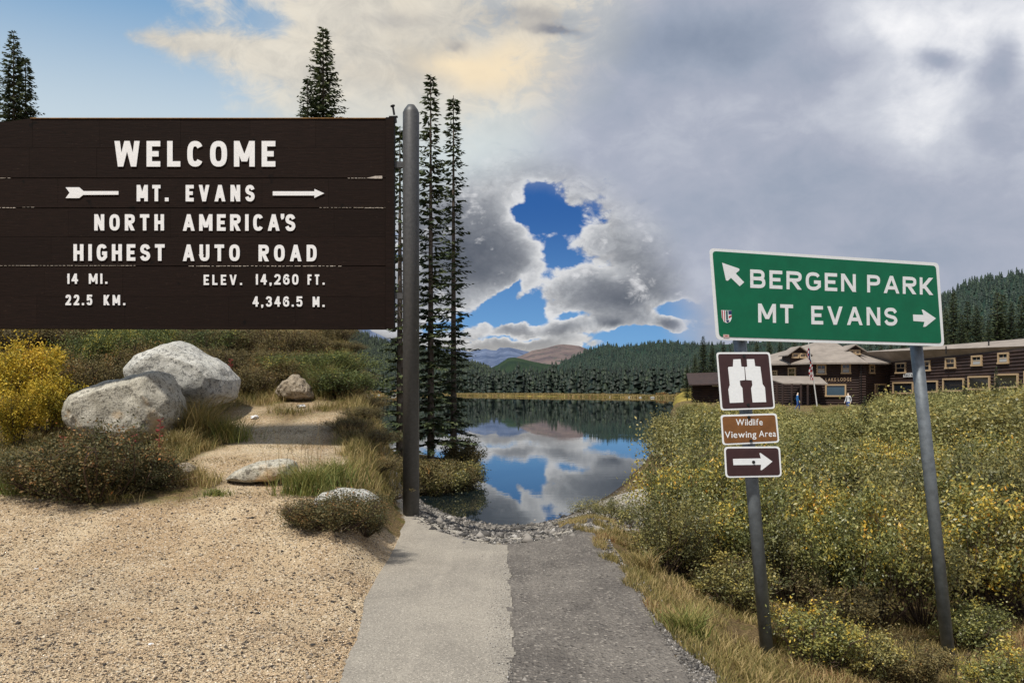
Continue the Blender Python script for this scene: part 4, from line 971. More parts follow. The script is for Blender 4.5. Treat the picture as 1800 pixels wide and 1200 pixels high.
# small boards, each its own sign bolted to the shorter post
def small_sign(name, corners, facem, label, holes, r=.028):
    c = [P(x, y, 7.18+.07*(900-y)/300*.9) for x, y in corners]; p = Plane(c[0], c[1]-c[0], c[3]-c[0]); M = p.matrix(); ctr = sum((Vector(q) for q in c), Vector())/4
    e = empty(name, ctr); tag(e, label, 'sign')
    def on(o): o.parent = e; o.matrix_local = e.matrix_basis.inverted() @ M; return o
    on(plate(p, None, 'border', corners, -.003, 0, whiteref, r)); on(plate(p, None, 'face', inset(corners, 3.0), 0, .002, facem, r*.75))
    for h in holes:
        q = p.loc(*h); mb = MB(); mb.tube([(q[0], -q[1], .0), (q[0], -q[1], .012)], .009, 8); mb.tube([(q[0], -q[1], .0), (q[0], -q[1], .0065)], .014, 8); on(mb.build('bolt', bolt_m))
    return p, on
z3 = lambda L: [(1240+x/4.444, 590+y/4.444) for x, y in L]
p, on = small_sign('viewing_sign', [(1259, 619), (1353.6, 618.8), (1362.6, 718), (1267, 721)], maroon, 'square dark brown sign with a white binoculars symbol, topmost on the shorter post', z3([(300, 158), (333, 538)]))
on(plate(p, None, 'binoculars', z3([(217, 184), (274, 182), (280, 240), (303, 243), (310, 345), (268, 350), (272, 385), (288, 408), (296, 520), (190, 524), (178, 418), (190, 385), (176, 250), (180, 243), (214, 241)]), .0022, .0032, whiteref))
on(plate(p, None, 'binoculars', z3([(322, 183), (380, 182), (388, 238), (428, 241), (446, 378), (464, 402), (474, 517), (368, 520), (356, 410), (366, 385), (362, 348), (318, 345), (308, 245), (326, 240)]), .0022, .0032, whiteref))
p, on = small_sign('wildlife_sign', [(1266.5, 729), (1365.3, 726), (1370, 777.4), (1270, 782)], tanbrown, 'light brown sign reading Wildlife Viewing Area, middle board on the shorter post', z3([(339, 636), (355, 820)]))
def wt(w, x0, x1, t, b, sl): 
    before = set(bpy.data.objects); line_of_text(p, None, w, x0, x1, t, b, .008, whiteref, .001, .13, slope=sl, merge=True, part='lettering', z0=.0022)
    for o in set(bpy.data.objects)-before: on(o)
wt('Wildlife', 1293.6, 1340.5, 736.3, 747.4, -.6); wt('Viewing', 1274, 1329.5, 758, 769.5, -1.2); wt('Area', 1334, 1364, 756.5, 767.5, -.6)
p, on = small_sign('arrow_sign', [(1272.6, 785), (1371, 784), (1374.3, 837.5), (1275.3, 839.3)], maroon, 'dark brown sign with one white arrow pointing right, lowest on the shorter post', z3([(375, 985)]), .035)
on(plate(p, None, 'arrow', z3([(214, 960), (432, 956), (421, 916), (430, 914), (523, 981), (440, 1048), (430, 1046), (434, 1006), (218, 1009)]), .0022, .0032, whiteref))

# ------------------------------------------------------------------ log lodge
logm = mat('brown_logs', s2l(62, 44, 38), .85, noise_scale=1.3, noise_amt=.25, col2=s2l(44, 32, 30)); roofm = mat('grey_shingle_roof', s2l(142, 132, 122), .9, noise_scale=.8, noise_amt=.12, bump=.03, bump_scale=3)
frm = mat('tan_window_trim', s2l(186, 160, 124), .7); paneM = mat('dark_window_glass', s2l(34, 38, 44), .08, spec=.8); curt = mat('window_curtain', s2l(170, 172, 172), .8); signw = mat('white_board', (.7, .7, .68), .6)
lodge = empty('log_lodge', (38, 97, 0)); tag(lodge, 'long two-storey dark log lodge with grey roof and tan-framed windows behind the bushes', 'building')
def lg(o): return rel(o, lodge)
Zg, Ze = -.1, 4.98
pts = {'A0': (1350, 104), 'A1': (1429, 97), 'B1': (1515, 96), 'C1': (1560, 99.5), 'D1': (1915, 72)}
W = {k: Vector(((u-900)/F*d, d, 0)) for k, (u, d) in pts.items()}
def wingdz(P_):  t = max(0, (99.5-P_.y)/(99.5-72)); return .75*t if P_.x > W['B1'].x+.5 else 0
def log_wall(a, b, za, zb0, zb1, name='log_wall'):
    """wall of stacked round logs from a to b; top follows zb0..zb1"""
    a = Vector(a); b = Vector(b); d = (b-a).normalized(); nrm = Vector((d.y, -d.x, 0)); n = 18; V = []; Fc = []; h0 = (zb0-za)/n; h1 = (zb1-za)/n
    prof = [(0, 0), (.2, .055), (.5, .09), (.8, .055)]
    k = 0
    for i in range(n):
        for (t, o_) in prof:
            V.append(a+nrm*o_+Vector((0, 0, za+(i+t)*h0))); V.append(b+nrm*o_+Vector((0, 0, za+(i+t)*h1))); k += 1
    V.append(a+Vector((0, 0, zb0))); V.append(b+Vector((0, 0, zb1))); k += 1
    Fc = [(2*i, 2*i+1, 2*i+3, 2*i+2) for i in range(k-1)]
    # back face so that the wall has thickness
    bb = len(V); V += [a-nrm*.2+Vector((0, 0, za)), b-nrm*.2+Vector((0, 0, za)), b-nrm*.2+Vector((0, 0, zb1)), a-nrm*.2+Vector((0, 0, zb0))]; Fc.append((bb, bb+3, bb+2, bb+1))
    return lg(mesh(name, V, Fc, logm))
log_wall(W['A0'], W['A1'], Zg, Ze, Ze); log_wall(W['A1'], W['B1'], Zg, Ze, Ze); log_wall(W['B1'], W['C1'], Zg, Ze, Ze+.05); log_wall(W['C1'], W['D1'], Zg-.4, Ze+.05, Ze+.75)
bkL = W['A0']+Vector((-1.5, 12, 0)); log_wall(bkL, W['A0'], Zg, Ze, Ze)
log_wall(W['D1'], W['D1']+Vector((7, 2, 0)), Zg-.4, Ze+.75, Ze+.75)
log_wall(W['D1']+Vector((7, 2, 0)), W['C1']+Vector((7, 3, 0)), Zg-.4, Ze+.75, Ze); log_wall(W['C1']+Vector((7, 3, 0)), bkL, Zg, Ze, Ze)
for k_, zt in (('A1', Ze), ('B1', Ze), ('C1', Ze)):      # saddle-notched corner log ends
    mb = MB(); p0 = W[k_]; 
    for i in range(18): mb.tube([p0+Vector((-.35, -.16, .14+i*.282)), p0+Vector((.35, -.16, .14+i*.282))], .13, 6)
    lg(mb.build('corner_logs', logm))
def facet(a, b): return Plane(W[a]+Vector((0, 0, 5)), W[b]-W[a], (0, 0, -1))
def window(pl_, x0, y0, x1, y1, glass=paneM, mull=1, rails=1, curtain=False):
    M = pl_.matrix(); a = pl_.loc(x0, y0); b = pl_.loc(x1, y1); w = b[0]-a[0]; h = b[1]-a[1]; cx, cy = (a[0]+b[0])/2, -(a[1]+b[1])/2; t = .16
    def on(o, par): 
        o.parent = par; o.matrix_local = (lodge.matrix_basis.inverted() @ M) if par is lodge else Matrix.Identity(4); return o
    f = MB()
    f.box((cx, cy+h/2-t/2, .12), (w, t, .16)); f.box((cx, cy-h/2+t/2, .13), (w+.1, t, .2)); f.box((cx-w/2+t/2, cy, .118), (t, h-2*t, .156)); f.box((cx+w/2-t/2, cy, .118), (t, h-2*t, .156))
    fo = on(f.build('window', frm), lodge)
    on(MB().box((cx, cy, .095), (w-2*t, h-2*t, .02)).build('pane', glass), fo)
    mb = MB()
    for k in range(1, rails+1): mb.box((cx, cy+h/2-t-(h-2*t)*k/(rails+1), .115), (w-2*t, .07, .03))
    if mull: mb.box((cx, cy+(h-2*t)*.25, .114), (.05, (h-2*t)*.5, .026))
    on(mb.build('sash', frm if mull < 2 else logm), fo)
    if curtain: on(MB().box((cx, cy-(h-2*t)*.18, .1085), (w-2*t-.05, (h-2*t)*.55, .01)).build('curtain', curt), fo)
A, B, C_, Dp = facet('A0', 'A1'), facet('A1', 'B1'), facet('B1', 'C1'), facet('C1', 'D1')
window(A, 1358, 651, 1368, 663); window(A, 1387, 646, 1400.5, 663.5); window(B, 1434.5, 640, 1452, 658.5, curtain=True); window(B, 1478, 638.5, 1495, 657, curtain=True); window(C_, 1526.5, 640, 1535.5, 657)
for (x0, y0, x1, y1) in [(1576, 637.5, 1594, 656), (1619, 634, 1637, 652), (1663.5, 629, 1681.5, 647.5), (1709.5, 625, 1728, 643), (1756, 620, 1775, 639), (1806, 615, 1826, 635)]: window(Dp, x0, y0, x1, y1, curtain=(x0 > 1700))
blueg = mat('blueish_window_glass', s2l(62, 84, 100), .1, spec=.8)
window(B, 1450, 675, 1487, 697, glass=blueg, mull=0, rails=0); window(C_, 1536, 674, 1555.5, 696, mull=0, rails=0)
for (x0, y0, x1, y1) in [(1571, 671.5, 1607, 692), (1617, 669, 1650, 690), (1659, 665, 1696.5, 688), (1703.5, 661, 1742, 685), (1751, 657, 1792, 682), (1802, 652, 1846, 680)]: window(Dp, x0, y0, x1, y1, mull=0, rails=0)
# soffit sashes above the big panes
# lettering on the log wall and the restaurant board
before = set(bpy.data.objects)
letm = mat('log_lettering', s2l(176, 150, 120), .8)
line_of_text(B, None, 'ECHO', 1424, 1446, 664.3, 670.3, .01, letm, .05, .3, merge=True, part='lettering', z0=.10); line_of_text(B, None, 'LAKE', 1451, 1469, 664, 670, .01, letm, .05, .3, merge=True, part='lettering', z0=.10); line_of_text(B, None, 'LODGE', 1472.5, 1496, 663.6, 669.6, .01, letm, .05, .3, merge=True, part='lettering', z0=.10)
for o in set(bpy.data.objects)-before: o.parent = lodge; o.matrix_local = lodge.matrix_basis.inverted() @ B.matrix()
o = plate(Dp, None, 'name_board', [(1590, 656), (1626, 654), (1626, 661), (1590, 663)], .10, .16, signw); o.parent = lodge; o.matrix_local = lodge.matrix_basis.inverted() @ Dp.matrix()
before = set(bpy.data.objects); line_of_text(Dp, None, 'RESTAURANT', 1592, 1624.5, 657.6, 661.6, .01, bolt_m, .01, .2, slope=-1.4, merge=True, part='lettering', z0=.162)
for o in set(bpy.data.objects)-before: o.parent = lodge; o.matrix_local = lodge.matrix_basis.inverted() @ Dp.matrix()
# roofs
def roof(name, faces, th=.18):
    mb = MB()
    for f in faces:
        f = [Vector(p) for p in f]; n = len(f); mb.add(f+[p-Vector((0, 0, th)) for p in f], [tuple(range(n)), tuple(range(n, 2*n))[::-1]]+[(i, n+i, n+(i+1) % n, (i+1) % n) for i in range(n)])
    return lg(fixnormals(mb.build(name, roofm)))
ze = Ze-.12; ev = lambda k, dx, dy, dz=0: W[k]+Vector((dx, dy, ze+dz))
a0, a1, b1, c1, d1 = ev('A0', -.9, -.7, .05), ev('A1', -.2, -.9), ev('B1', .3, -.9), ev('C1', .2, -.8, .05), ev('D1', .5, -.6, .78)
r1 = Vector((37.0, 104, 7.6)); r2 = Vector((39.4, 104, 7.6)); bl = Vector((W['A0'].x-2.4, 117, ze)); br = Vector((48, 112, ze))
rw0 = Vector((41.6, 103.2, 6.35)); rw1 = W['D1']+Vector((4.2, 1.6, ze+2.0))
roof('hip_roof', [(a0, a1, r1), (a1, b1, r2, r1), (bl, a0, r1), (b1, br, r2), (br, bl, r1, r2)])
roof('wing_roof', [(b1+Vector((.02, .02, -.03)), c1, rw0), (c1, d1, rw1, rw0), (rw0, rw1, rw1+Vector((4.2, 1.8, -2.2)), rw0+Vector((5, 6, -1.6)))])
def dormer(u0, u1, ytop, ybot, d, ylow):
    a_ = P(u0, ybot, d); b_ = P(u1, ybot, d); m_ = (a_+b_)/2; h = P(0, ytop, d).z; zb = a_.z; zl = P(0, ylow, d).z
    mb = MB(); D_ = 3.0; v = Vector((0, D_, 0)); mb.add([Vector((a_.x, d, zl)), Vector((b_.x, d, zl)), Vector((b_.x, d, zb+.75)), Vector((m_.x, d, h-.06)), Vector((a_.x, d, zb+.75))]+[Vector((a_.x, d, zl))+v, Vector((b_.x, d, zl))+v, Vector((b_.x, d, zb+.75))+v, Vector((m_.x, d, h-.06))+v, Vector((a_.x, d, zb+.75))+v],
        [(0, 1, 2, 3, 4), (0, 5, 6, 1), (1, 6, 7, 2), (0, 4, 9, 5)]); lg(mb.build('dormer_wall', logm))
    e = .45; k = (h-zb-.75)/((b_.x-a_.x)/2)
    roof('dormer_roof', [(Vector((a_.x-e, d-.5, zb+.75-k*e)), Vector((m_.x, d-.5, h)), Vector((m_.x, d+D_, h)), Vector((a_.x-e, d+D_, zb+.75-k*e))), (Vector((m_.x+.001, d-.5, h)), Vector((b_.x+e, d-.5, zb+.75-k*e)), Vector((b_.x+e, d+D_, zb+.75-k*e)), Vector((m_.x+.001, d+D_, h)))], .12)
    dp = Plane(Vector((a_.x, d, 8)), (1, 0, 0), (0, 0, -1)); window(dp, u0+2.5, ybot-9.5, (u0+u1)/2-.2, ybot-.5, mull=0, rails=1); window(dp, (u0+u1)/2+.2, ybot-9.5, u1-2.5, ybot-.5, mull=0, rails=1)
dormer(1389, 1419, 608, 630, 99.2, 638); dormer(1489, 1514, 605, 624, 100.2, 634)
mb = MB(); q = P(1557.5, 632, 100.2); mb.tube([q, q+Vector((0, 0, 1.2))], .09, 8); mb.tube([q+Vector((0, 0, .1)), q+Vector((0, 0, .3))], .2, 8); lg(mb.build('roof_vent', galv))
for u_ in (1663, 1738): 
    mb = MB(); q = P(u_, 612 if u_ > 1700 else 622, 88 if u_ < 1700 else 84); mb.tube([q, q+Vector((0, 0, .8))], .07, 8); lg(mb.build('vent_pipe', bolt_m))
mb = MB()
for u_, yt in ((1513.5, 638), (1654, 634), (1743, 622)): 
    dd = 95.6 if u_ < 1600 else np.interp(u_, [1560, 1915], [99.3, 71.8])-.35; mb.tube([P(u_, yt, dd), P(u_, 712, dd)], .05, 6)
lg(mb.build('downpipe', bolt_m))
# entrance porch at the lodge's left
pr = MB(); q0 = P(1330, 661, 100); q1 = P(1425, 672, 95); zt = q0.z
roof('porch_roof', [(Vector((30.0, 94.5, 2.55)), Vector((34.6, 93.4, 2.45)), Vector((34.9, 97, 3.35)), Vector((29.2, 101, 3.5)))], .12)
for i, u_ in enumerate((1366, 1376, 1392, 1408, 1420)): 
    mb = MB(); b_ = P(u_, 712, 94.6-i*.15); mb.tube([(b_.x, b_.y, -.2), (b_.x, b_.y, 2.45)], .13, 8); lg(mb.build('porch_post', logm))
# store cabin further left
store = empty('log_store', (26, 108, 0)); tag(store, 'low dark log outbuilding with a shed roof, left of the lodge behind the binoculars sign', 'building')
s0, s1 = Vector(((1218-900)/F*110, 110, 0)), Vector(((1330-900)/F*107, 107, 0))
def wallbox(a, b, z0, z1, dep, name, m, par):
    d = (b-a).normalized(); nrm = Vector((-d.y, d.x, 0)); v = [a+Vector((0, 0, z0)), b+Vector((0, 0, z0)), b+nrm*dep+Vector((0, 0, z0)), a+nrm*dep+Vector((0, 0, z0))]; v += [p_+Vector((0, 0, z1-z0)) for p_ in v]
    return rel(mesh(name, v, [(0, 3, 2, 1), (4, 5, 6, 7), (0, 1, 5, 4), (1, 2, 6, 5), (2, 3, 7, 6), (3, 0, 4, 7)], m), par)
wallbox(s0, s1, -.3, 2.6, 6, 'wall', logm, store)
mb = MB()
for i in range(9): mb.tube([s0+Vector((-.2, -.08, .1+i*.3)), s1+Vector((.2, -.08, .1+i*.3))], .15, 6)
rel(mb.build('log_courses', logm), store)
f = [s0+Vector((-.8, -1.4, 2.5)), s1+Vector((.8, -1.4, 2.7)), s1+Vector((1.5, 6.5, 4.3)), s0+Vector((.5, 6.5, 4.1))]
mb = MB(); mb.add(f+[p_-Vector((0, 0, .16)) for p_ in f], [(0, 1, 2, 3), (7, 6, 5, 4), (0, 4, 5, 1), (1, 5, 6, 2), (2, 6, 7, 3), (3, 7, 4, 0)]); rel(mb.build('roof', logm), store)
sp_ = Plane(s0+Vector((0, -.3, 2)), s1-s0, (0, 0, -1)); o = plate(sp_, None, 'name_board', [(1252, 674), (1266, 674), (1266, 679), (1252, 679)], 0, .05, signw); o.parent = store; o.matrix_local = store.matrix_basis.inverted() @ sp_.matrix()
o = line_of_text(sp_, None, 'SOUVENIRS', 1253, 1265, 675.2, 678, .01, bolt_m, .01, .15, merge=True, part='lettering', z0=.052); o.parent = store; o.matrix_local = store.matrix_basis.inverted() @ sp_.matrix()
# flagpole with hanging flag, leaning a little
fp = empty('flagpole', P(1437, 716, 88)); tag(fp, 'white flagpole with a limp red, white and blue flag before the lodge', 'flagpole')
poleM = mat('white_pole', (.6, .6, .58), .5); t_ = P(1419, 585, 88); b_ = P(1437, 716, 88); b_.z = -.2
rel(MB().tube([b_, t_], [.07, .045], 8).build('pole', poleM), fp); rel(MB().tube([t_-Vector((0, 0, .02)), t_+Vector((0, 0, .12))], [.09, .05], 8).build('finial', frm), fp)
fr = []; n = 12; m3 = [mat('flag_red', s2l(150, 44, 50), .8), mat('flag_white', (.6, .6, .6), .8), mat('flag_blue', s2l(44, 52, 96), .8)]
V = []; Fc = []; mi = []
for i in range(n+1):
    t = i/n; c = b_.lerp(t_, .80-.42*t); w = .22+.10*math.sin(t*9)+.1*t
    for k in range(5): V.append(c+Vector((-.02-w*k/4+.05*math.sin(i*1.3), -.1+.1*math.sin(k*2.1+i*.7), 0)))
for i in range(n):
    for k in range(4): a_ = i*5+k; Fc.append((a_, a_+1, a_+6, a_+5)); mi.append(2 if i < 5 and k < 2 else (i+k) % 2)
fo = rel(mesh('flag', V, Fc, m3, matidx=mi), fp); mo = fo.modifiers.new('cloth', 'SOLIDIFY'); mo.thickness = .02
# small white sign on a thin post among the bushes
ms = empty('marker_sign', PG(1729, 41)); tag(ms, 'small white marker sign on a thin dark post among the rounded bushes', 'sign')
q = P(1729, 731, 41); rel(MB().tube([(q.x, q.y, PG(1729, 41).z-.1), (q.x, q.y, q.z+.1)], .03, 6).build('post', bolt_m), ms); rel(MB().box((q.x, q.y-.04, q.z), (.22, .02, .30)).build('board', signw), ms)
# spruces round the lodge
def lodge_tree(u, top, d, label, wid=1, src=None): tree_at(src or (SA, SB)[int(u) % 2], 12.7 if (src or (SA, SB)[int(u) % 2]) is SA else 10, u, top, d, label, wid, u*.7)
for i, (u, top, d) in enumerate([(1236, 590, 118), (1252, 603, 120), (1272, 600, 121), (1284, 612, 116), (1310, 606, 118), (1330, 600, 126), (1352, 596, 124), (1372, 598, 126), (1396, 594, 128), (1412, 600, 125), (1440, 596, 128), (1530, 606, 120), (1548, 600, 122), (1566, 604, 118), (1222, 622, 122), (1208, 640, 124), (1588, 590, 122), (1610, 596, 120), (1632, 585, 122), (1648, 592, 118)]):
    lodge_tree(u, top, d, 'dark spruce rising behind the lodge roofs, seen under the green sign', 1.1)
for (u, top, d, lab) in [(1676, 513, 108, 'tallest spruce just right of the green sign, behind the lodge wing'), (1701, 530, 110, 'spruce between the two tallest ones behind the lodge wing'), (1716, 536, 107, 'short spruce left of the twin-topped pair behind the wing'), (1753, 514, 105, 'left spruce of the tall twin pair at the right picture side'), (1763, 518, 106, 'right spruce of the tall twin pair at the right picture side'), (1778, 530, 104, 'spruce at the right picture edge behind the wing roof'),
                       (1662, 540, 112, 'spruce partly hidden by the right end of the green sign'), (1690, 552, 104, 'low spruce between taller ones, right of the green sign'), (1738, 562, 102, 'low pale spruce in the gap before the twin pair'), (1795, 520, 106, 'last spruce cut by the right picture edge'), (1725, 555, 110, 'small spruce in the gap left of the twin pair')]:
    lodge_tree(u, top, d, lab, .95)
for (u, top, d, lab) in [(1696, 668, 44, 'young spruce sticking out of the bushes before the lodge wing'), (1751, 644, 40, 'thin tall young spruce before the right end of the wing'), (1520, 696, 30, 'dark young spruce among the bushes, left of the taller post')]: tree_at(SB, 10, u, top, d, lab, .55 if u > 1700 else .9, 1.)
for o in scene.objects:
    if o.get('label', '') == 'dark spruce rising behind the lodge roofs, seen under the green sign': o['group'] = 'spruces behind the lodge roofs'
_l = sorted([o for o in scene.objects if o.get('group') == 'spruces behind the lodge roofs'], key=lambda o: o.location.x/o.location.y)
for k_, o in enumerate(_l): o['label'] = 'dark spruce behind the lodge roofs, '+ordw(k_)+' from the left in its row'
# power line behind
wl = MB(); a_, b_ = P(1640, 606, 100), P(1830, 586, 96)
wl.tube([a_.lerp(b_, k/12)+Vector((0, 0, -.5*math.sin(math.pi*k/12))) for k in range(13)], .02, 4); tag(wl.build('power_line', bolt_m), 'thin dark overhead cable before the spruces above the wing roof', 'cable')
# people
def person(loc, h, rz, shirt, trouser, hair, label, stride=.22):
    sk = (.86, .68, .52)
    J = {'pel': (0, 0, .52), 'sp': (0, .01, .62), 'ch': (0, .015, .74), 'nk': (0, .0, .825), 'hd': (0, -.01, .90), 'tp': (0, -.005, .965),
         'lh': (.055, 0, .50), 'lk': (.06, -.08*stride*5, .28), 'la': (.06, -.02-stride*.3, .04), 'lt': (.06, -.09-stride*.3, .015), 'rh': (-.055, 0, .50), 'rk': (-.06, .01, .28), 'ra': (-.06, stride*.7, .06), 'rt': (-.06, stride*.7-.06, .02),
         'ls': (.105, .01, .785), 'le': (.13, .06, .63), 'lw': (.13, .0, .50), 'lf': (.13, -.02, .445), 'rs': (-.105, .01, .785), 're': (-.13, -.01, .63), 'rw': (-.13, -.08, .51), 'rf': (-.13, -.11, .46)}
    E = [('pel', 'sp'), ('sp', 'ch'), ('ch', 'nk'), ('nk', 'hd'), ('hd', 'tp'), ('pel', 'lh'), ('lh', 'lk'), ('lk', 'la'), ('la', 'lt'), ('pel', 'rh'), ('rh', 'rk'), ('rk', 'ra'), ('ra', 'rt'), ('ch', 'ls'), ('ls', 'le'), ('le', 'lw'), ('lw', 'lf'), ('ch', 'rs'), ('rs', 're'), ('re', 'rw'), ('rw', 'rf')]
    Rr = dict(pel=.075, sp=.07, ch=.08, nk=.032, hd=.052, tp=.03, lh=.055, lk=.036, la=.024, lt=.02, rh=.055, rk=.036, ra=.024, rt=.02, ls=.04, le=.027, lw=.02, lf=.016, rs=.04, re=.027, rw=.02, rf=.016)
    ks = list(J); me = bpy.data.meshes.new('body'); me.from_pydata([Vector(J[k])*h for k in ks], [(ks.index(a), ks.index(b)) for a, b in E], []); o = bpy.data.objects.new('person', me); link(o)
    o.modifiers.new('skin', 'SKIN'); sv = me.skin_vertices[0].data
    for i, k in enumerate(ks): sv[i].radius = (Rr[k]*h, Rr[k]*h*.85)
    sv[0].use_root = True; o.modifiers.new('sub', 'SUBSURF').levels = 1; o.modifiers['sub'].render_levels = 1
    dg = bpy.context.evaluated_depsgraph_get(); m2 = bpy.data.meshes.new_from_object(o.evaluated_get(dg)); bpy.data.objects.remove(o)
    ms_ = [mat('skin', sk, .6), shirt, trouser, hair]; m2.materials.clear()
    for q in ms_: m2.materials.append(q)
    for p_ in m2.polygons:
        z = p_.center.z/h; x = abs(p_.center.x)/h; y = p_.center.y/h
        p_.material_index = 3 if (z > .93 or (z > .86 and y > .01)) else 0 if (z > .81 or (x > .09 and z < .53 and z > .4)) else 1 if z > .52 else 2
        p_.use_smooth = True
    ob = bpy.data.objects.new('person', m2); link(ob); ob.location = loc; ob.rotation_euler = (0, 0, rz); return tag(ob, label, 'person')
jeans = mat('blue_trousers', s2l(50, 84, 150), .9); bshirt = mat('blue_shirt', s2l(44, 108, 170), .9); wshirt = mat('white_shirt', (.6, .62, .64), .9); hairm = mat('dark_hair', s2l(50, 40, 34), .9)
c = PG(1402, 70); person(c, 1.62, R(75), bshirt, jeans, hairm, 'walking person in a blue top and blue trousers left of the flagpole')
c = PG(1491, 64); person(c, 1.6, R(-60), wshirt, jeans, hairm, 'person in a white top half hidden by bushes before the lodge')
# pale parking strip behind the bushes
# ------------------------------------------------------------------ rocks
def granite(name, base, dark, light, pink=None):
    m = bpy.data.materials.new(name); m.use_nodes = True; nt = m.node_tree; g = G(nt); b = nt.nodes['Principled BSDF']
    b.inputs['Roughness'].default_value = .9; b.inputs['Specular IOR Level'].default_value = .2
    tc = g.node('ShaderNodeTexCoord').outputs['Object']
    n1 = g.noise(tc, 4, 7, .7)[0]; n2 = g.noise(tc, 60, 4, .75)[0]; n3 = g.noise(tc, 16, 6, .75)[0]
    c = g.mix(g.sstep(n1, .35, .65), base, light)
    c = g.mix(g.mul(g.sstep(n3, .5, .6), .75), c, dark)
    c = g.mix(g.mul(g.sstep(n2, .53, .62), .75), c, tuple(x*.5 for x in dark[:3])+(1,))
    if pink: c = g.mix(g.sstep(g.noise(tc, 1.6, 4, .6)[0], .55, .66), c, pink)
    nt.links.new(c, b.inputs['Base Color'])
    bn = g.node('ShaderNodeBump'); bn.inputs['Distance'].default_value = .02; bn.inputs['Strength'].default_value = .8
    nt.links.new(g.add(g.mul(n3, 1.2), g.mul(n2, .5)), bn.inputs['Height']); nt.links.new(bn.outputs[0], b.inputs['Normal'])
    return m
gran = granite('granite', s2l(174, 168, 152), s2l(86, 82, 74), s2l(206, 200, 184), s2l(192, 168, 134))
gran2 = granite('granite_white', s2l(186, 184, 176), s2l(92, 92, 92), s2l(216, 214, 206))
grand = granite('granite_brown', s2l(150, 136, 116), s2l(84, 76, 66), s2l(180, 166, 146))
def boulder(name, outline, depth, loc, m, seed, label, cat='boulder', levels=4, rough=.035, shrink=.62):
    """hull of an outline (x, z in metres, seen from the front) swelling to the given depth"""
    bm = bmesh.new(); cx = sum(p[0] for p in outline)/len(outline); cz = sum(p[1] for p in outline)/len(outline)
    for (x, z) in outline:
        bm.verts.new((x, 0, z))
    for (x, z) in outline:
        for sg in (-1, 1):
            bm.verts.new((cx+(x-cx)*shrink*1.08, sg*depth*.5*(1.0 if sg < 0 else 1.1), cz+(z-cz)*shrink+(.0)))
            bm.verts.new((cx+(x-cx)*.92, sg*depth*.3, cz+(z-cz)*.92))
    r = bmesh.ops.convex_hull(bm, input=bm.verts[:])
    bmesh.ops.delete(bm, geom=[v for v in bm.verts if not v.link_faces], context='VERTS')
    bmesh.ops.triangulate(bm, faces=bm.faces[:])
    for k in range(levels):
        bmesh.ops.subdivide_edges(bm, edges=bm.edges[:], cuts=1, use_grid_fill=True)
        if k < 2: bmesh.ops.smooth_vert(bm, verts=bm.verts[:], factor=.33, use_axis_x=True, use_axis_y=True, use_axis_z=True)
    bm.normal_update(); size = max(p[0] for p in outline)-min(p[0] for p in outline)
    for v in bm.verts:
        p = v.co/size*2.2+Vector((seed*3.1, seed, 0))
        dsp = mn.fractal(p, 1, 2, 3)*.9+mn.fractal(p*4, .8, 2, 3)*.3-max(0, .12-abs(mn.noise(p*1.3+Vector((5, 1, 2)))))*2.2
        v.co += v.normal*dsp*rough*size
    me = bpy.data.meshes.new(name); bm.to_mesh(me); bm.free(); me.materials.append(m)
    me.polygons.foreach_set('use_smooth', np.ones(len(me.polygons), dtype=bool))
    o = bpy.data.objects.new(name, me); link(o); o.location = loc; tag(o, label, cat); return o
def px_boulder(name, pts, d, depth, m, seed, label, cat='boulder', **k):
    px0 = sum(p[0] for p in pts)/len(pts); pb = max(p[1] for p in pts); o = P(px0, pb, d)
    outl = [((p[0]-px0)/F*d, (pb-p[1])/F*d) for p in pts]
    return boulder(name, outl, depth, o, m, seed, label, cat, **k)
px_boulder('boulder', [(122, 712), (135, 690), (180, 672), (250, 656), (292, 648), (305, 665), (322, 705), (322, 735), (300, 768), (262, 790), (190, 785), (140, 765), (122, 740)], 11.7, 1.15, gran, 3, 'large rounded pale granite boulder in front, leaning against the taller one', rough=.025)
px_boulder('boulder', [(226, 648), (250, 622), (288, 604), (318, 602), (360, 622), (395, 640), (416, 668), (412, 700), (380, 715), (300, 720), (235, 690)], 13.3, 1.3, gran2, 8, 'taller pale boulder with a peaked top, behind the rounded front boulder', rough=.03)
px_boulder('rock', [(484, 688), (496, 670), (515, 658), (530, 664), (548, 680), (552, 700), (520, 706), (490, 702)], 14.6, .6, grand, 5, 'small angular grey rock in the grass right of the two big boulders', 'rock', rough=.07, levels=4)
px_boulder('rock', [(552, 880), (562, 866), (600, 856), (640, 862), (668, 876), (676, 900), (660, 925), (590, 925), (556, 905)], 8.9, .7, gran2, 9, 'smooth whitish boulder low behind the dark bush at the gravel edge', 'boulder', rough=.025)
px_boulder('rock', [(8, 830), (16, 812), (34, 806), (54, 812), (62, 834), (40, 842)], 9.9, .4, gran, 12, 'small pale rock at the far left edge of the bank', 'rock')
px_boulder('rock', [(395, 842), (415, 826), (450, 812), (490, 806), (520, 812), (525, 832), (490, 846), (430, 848)], 9.65, .6, gran, 14, 'flat grey slab of rock set flush in the trodden path', 'rock', rough=.02)
px_boulder('rock', [(278, 838), (300, 816), (330, 812), (346, 826), (330, 842)], 9.7, .4, grand, 15, 'flat tan stone half buried at the right of the dark bush', 'rock', rough=.02)
px_boulder('rock', [(364, 776), (372, 766), (392, 761), (398, 764), (386, 772)], 11.9, .1, gran2, 16, 'flat pale cream stone lying on the path', 'rock', levels=3)
